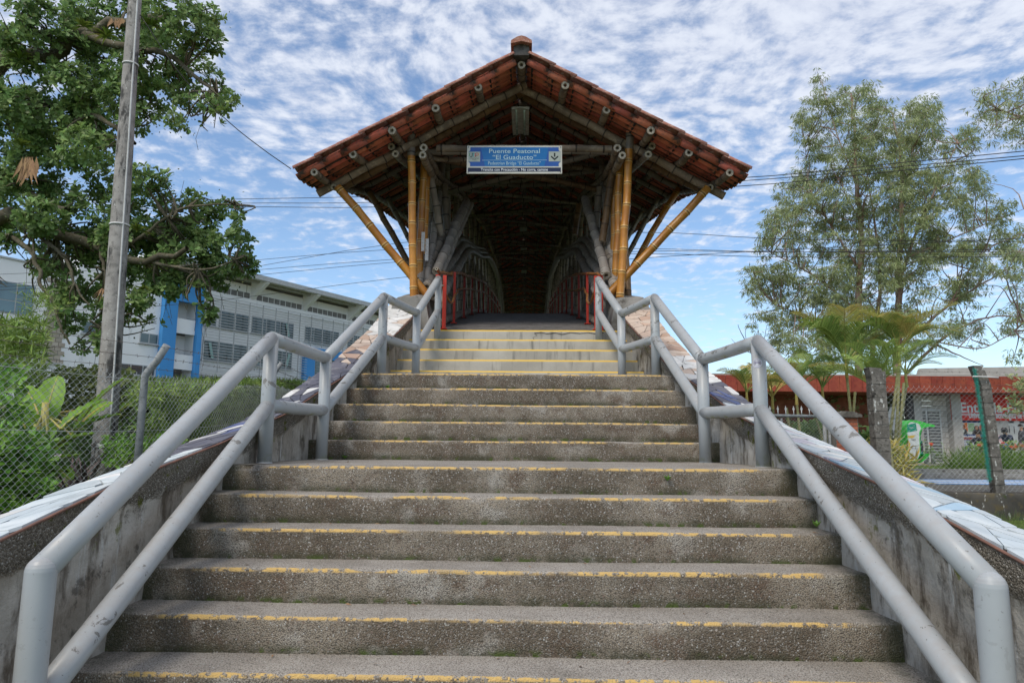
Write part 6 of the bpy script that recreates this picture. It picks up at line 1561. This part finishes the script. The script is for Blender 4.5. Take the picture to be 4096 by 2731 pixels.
for k, (x, y, lb) in enumerate([(200, 1105, 'tuft of greyish purple strap leaves left of the pole foot'), (110, 1150, 'dry purple strap leaves low at the left fence'), (30, 1165, 'brown strap leaves in the lower left corner of the fence'), (160, 1120, 'purple strap leaves beside the banana plant'), (285, 1060, 'dry strap leaves leaning on the pole foot')]):
    p = at(x, y, 6.9+.5*(k % 2)+(1.6 if k == 4 else 0)); strap_plant(p-[0, 0, .1], 16, .55, .035, M_PURP if k != 2 else M_DEAD, 'strap_leaf_plant', lb, 'plant', 'strap-leaved plants at the foot of the left fence', .15, .7)
M_PINK = mat('pale_pink_flower', [(.60, .50, .58), (.66, .56, .62)], 9, .5, 0)
for x, y, lb in ((133, 1030+20, 'pale pink blossom near the pole behind the left fence'), (45, 1175-18, 'pale pink blossom low at the left edge behind the fence'), (52, 1152, 'pale blossom above the lowest one behind the left fence')):
    c_ = at(x, y, 6.2); V, F_ = rosettes(rng.normal(0, .008, (4, 3)), np.tile([.2, -.8, .3], (4, 1)), 5, .03); tag(link('blossom', fast('blossom', V, F_), M_PINK, loc=c_), lb, 'flower')
# ================================================================== people by the entrance
def person(loc, label, shirt, trousers, joints, hair=(.03, .02, .015), skin=(.42, .24, .15), rz=0, helmet=False, pack=False):
    """joints: dict of points in metres (x right, y away, z up); one continuous body grown along them"""
    p = empty('person', loc, label, 'person', rz=rz)
    J = joints; names = list(J); bm_e = [('hip', 'waist'), ('waist', 'chest'), ('chest', 'neck'), ('neck', 'headb'), ('headb', 'headt'), ('chest', 'sh_l'), ('sh_l', 'el_l'), ('el_l', 'wr_l'), ('wr_l', 'ha_l'), ('chest', 'sh_r'), ('sh_r', 'el_r'), ('el_r', 'wr_r'), ('wr_r', 'ha_r'),
            ('hip', 'hp_l'), ('hp_l', 'kn_l'), ('kn_l', 'an_l'), ('an_l', 'to_l'), ('hip', 'hp_r'), ('hp_r', 'kn_r'), ('kn_r', 'an_r'), ('an_r', 'to_r')]
    R_ = dict(hip=.15, waist=.13, chest=.17, neck=.055, headb=.085, headt=.095, sh_l=.065, el_l=.045, wr_l=.032, ha_l=.035, sh_r=.065, el_r=.045, wr_r=.032, ha_r=.035, hp_l=.095, kn_l=.065, an_l=.045, to_l=.045, hp_r=.095, kn_r=.065, an_r=.045, to_r=.045)
    me = bpy.data.meshes.new('body'); me.from_pydata([J[k] for k in names], [(names.index(a), names.index(b)) for a, b in bm_e], [])
    o = link('body', me, None, p); sk = o.modifiers.new('s', 'SKIN'); ss = o.modifiers.new('u', 'SUBSURF'); ss.levels = ss.render_levels = 1
    for i, k in enumerate(names): o.data.skin_vertices[0].data[i].radius = (R_[k], R_[k]*.8); 
    o.data.skin_vertices[0].data[names.index('hip')].use_root = True
    dg = bpy.context.evaluated_depsgraph_get(); nm = bpy.data.meshes.new_from_object(o.evaluated_get(dg)); o.modifiers.clear(); o.data = nm; nm.materials.clear()
    ms = [mat('skin', [skin, skin], 3, .6, 0), mat('shirt', [shirt, tuple(x*.8 for x in shirt)], 3, .9, 0), mat('trousers', [trousers, tuple(x*.8 for x in trousers)], 3, .9, 0), mat('shoe', [(.03, .03, .03)]*2, 3, .6, 0)]
    for m_ in ms: nm.materials.append(m_)
    hz = J['hip'][2]+.03; nz_ = J['neck'][2]-.01; H = [np.array(J[k]) for k in ('wr_l', 'ha_l', 'wr_r', 'ha_r')]
    for f in nm.polygons:
        c = f.center; i = 1 if c.z > hz else 2
        if c.z > nz_: i = 0
        if any((np.array(c)-h)@(np.array(c)-h) < .07**2 for h in H): i = 0
        if min(np.linalg.norm(np.array(c)-np.array(J[k])) for k in ('to_l', 'to_r', 'an_l', 'an_r')) < .09: i = 3
        f.material_index = i; f.use_smooth = True
    hb = np.array(J['headt']); m = MB(); mt = mat('helmet' if helmet else 'hair', [hair, hair], 4, .3 if helmet else .8, 0)
    V = []; n1, n2 = 8, 12; r_ = .135 if helmet else .108
    for i in range(n1+1):
        th = i/n1*(2.0 if helmet else 1.45)
        for j in range(n2): a = j*2*math.pi/n2; V.append(hb+np.array([r_*math.sin(th)*math.cos(a)*.9, .015+r_*math.sin(th)*math.sin(a), r_*math.cos(th)*1.05-.01]))
    m.add(V, [(i*n2+j, (i+1)*n2+j, (i+1)*n2+(j+1) % n2, i*n2+(j+1) % n2) for i in range(n1) for j in range(n2)], True); m.build('helmet' if helmet else 'hair', mt, p)
    if pack:
        m = MB(); c = (np.array(J['chest'])+np.array(J['waist']))/2+[0.0, .19, .05]; m.prism([c+[-.15, 0, -.22], c+[.15, 0, -.22], c+[.15, 0, .16], c+[.09, 0, .24], c+[-.09, 0, .24], c+[-.15, 0, .16]], (0, -.07, 0), (0, .08, 0)); m.build('backpack', mat('backpack', [(.03, .03, .035)]*2, 3, .9, 0), p)
    return p
def stand(s=1, bend=0):
    return dict(hip=(0, 0, .93), waist=(0, 0, 1.08), chest=(0, -.02, 1.33), neck=(0, -.02, 1.47), headb=(0, -.04, 1.55), headt=(0, -.03, 1.63), sh_l=(-.19, -.02, 1.40), el_l=(-.24, -.02, 1.14), wr_l=(-.20, -.16, .98), ha_l=(-.19, -.21, .94), sh_r=(.19, -.02, 1.40), el_r=(.25, 0, 1.14), wr_r=(.21, -.18, 1.10), ha_r=(.19, -.24, 1.12),
                hp_l=(-.10, 0, .86), kn_l=(-.11, -.03, .48), an_l=(-.11, .02, .09), to_l=(-.12, -.13, .04), hp_r=(.10, 0, .86), kn_r=(.11, -.02, .48), an_r=(.12, .03, .09), to_r=(.14, -.12, .04))
pc = at(2346, 1045, 24.6); person((pc[0]+.05, 24.6, .88), 'person in a dark grey top standing at the right edge by the white panel', (.10, .10, .11), (.30, .22, .24), stand(), rz=1.2).scale = (.85,)*3
# rider on a parked motorcycle behind the red flowers
px = at(2316, 1030, 24)[0]
rid = dict(hip=(0, .1, .78), waist=(0, .06, .93), chest=(0, -.06, 1.16), neck=(0, -.12, 1.29), headb=(0, -.15, 1.36), headt=(0, -.16, 1.44), sh_l=(-.19, -.08, 1.22), el_l=(-.26, -.28, 1.04), wr_l=(-.27, -.48, 1.0), ha_l=(-.27, -.54, 1.0), sh_r=(.19, -.08, 1.22), el_r=(.26, -.28, 1.04), wr_r=(.27, -.48, 1.0), ha_r=(.27, -.54, 1.0),
           hp_l=(-.12, .05, .74), kn_l=(-.24, -.32, .66), an_l=(-.22, -.18, .26), to_l=(-.22, -.32, .22), hp_r=(.12, .05, .74), kn_r=(.24, -.32, .66), an_r=(.22, -.18, .26), to_r=(.22, -.32, .22))
person((px, 24, .88), 'motorcycle rider in a black helmet seated behind the red flowers', (.05, .06, .09), (.06, .08, .14), rid, rz=-1.1, helmet=True, hair=(.02, .02, .022)).scale = (.85,)*3
pa = at(2254, 1060, 25.6); sit = {k: (v[0], v[1], v[2]-.26) for k, v in rid.items()}; sit.update(an_l=(-.16, -.40, .09), to_l=(-.16, -.52, .04), an_r=(.16, -.40, .09), to_r=(.16, -.52, .04), wr_l=(-.16, -.36, .56), ha_l=(-.14, -.42, .54), wr_r=(.16, -.36, .56), ha_r=(.14, -.42, .54))
person((pa[0], 25.6, .905), 'person in dark clothes with a backpack seated on a low bench before the blue poster', (.04, .04, .05), (.07, .08, .12), sit, rz=-.8, pack=True).scale = (.95,)*3
bn = empty('bench', (pa[0], 25.7, .905), 'low grey bench under the seated person by the blue poster', 'bench')
m = MB(); m.box((0, 0, .36), (1.2, .36, .07)); m.build('seat', M_BCONC, bn)
for s_ in (-.45, .45): m = MB(); m.box((s_, 0, .16), (.1, .32, .32)); m.build('leg', M_BCONC, bn)
mc = empty('motorcycle', (px, 24, .88), 'dark motorcycle under the rider, mostly hidden by the red-flowered shrub', 'motorcycle', rz=-1.1)
M_MBK = mat('motorcycle_black', [(.02, .02, .022), (.04, .04, .045)], 3, .35, 0); M_MBL = mat('motorcycle_blue', [(.05, .14, .35)]*2, 3, .3, 0)
for y_ in (-.68, .62):
    m = MB(); m.tube([(0, y_+.25*math.cos(a), .30+.25*math.sin(a)) for a in np.linspace(0, 2*math.pi, 22)], .05, 8, caps=False); w_ = m.build('wheel', M_MBK, mc)
    m = MB()
    for k in range(8): a = k*math.pi/4; m.tube([(0, y_, .30), (0, y_+.24*math.cos(a), .30+.24*math.sin(a))], .006, 4)
    m.build('spokes', M_PIPE, w_)
for nm_, pts, r_, mt in (('fork', [(0, -.68, .30), (0, -.50, .92)], .035, M_PIPE), ('handlebar', [(-.33, -.42, 1.0), (0, -.50, .94), (.33, -.42, 1.0)], .016, M_MBK), ('frame', [(0, -.48, .80), (0, -.1, .45), (0, .3, .5), (0, .62, .30)], .04, M_MBK)):
    m = MB(); m.tube(pts, r_, 8); m.build(nm_, mt, mc)
m = MB(); m.tube([(0, -.40, .78), (0, -.2, .84), (0, 0, .78)], [.10, .15, .10], 12); m.build('tank', M_MBL, mc)
m = MB(); m.tube([(0, 0, .74), (0, .35, .76), (0, .7, .84)], [.10, .12, .06], 10); m.build('seat', M_MBK, mc)
m = MB(); m.box((0, -.05, .42), (.26, .34, .30)); m.build('engine', M_PIPE, mc)
m = MB(); m.tube([(0, -.62, .92), (0, -.54, .92)], [.085, .06], 12); m.build('headlight', M_SWHITE, mc)
mc.scale = (.85,)*3
# dry leaves and grit caught on the treads
V, Fq = [], []; b = 0; P = []
for i in range(-1, 11):
    y, z, r = step_at(i); y2 = step_at(i+1)[0]
    for k in range(9 if i < 6 else 4):
        x = rng.uniform(-1, 1)*(hi(y)-.1); f = rng.choice([.12, .5, .85, .93]); P.append((XC+x, y+.03+(y2-y-.05)*f, z+.006))
P = np.array(P); d = rng.normal(0, 1, P.shape)*[1, 1, .12]; A_, B_, C_ = axes(d, roll=rng.normal(0, .4, len(P)))
V, F_ = scatter(LANCE*[1, 2.2, 1], LF, P, A_, B_, C_, rng.uniform(.018, .045, len(P)))
tag(link('leaf_litter', fast('leaf_litter', V, F_), M_DEAD), 'scattered dry leaves and bits on the treads', 'litter', kind='stuff')
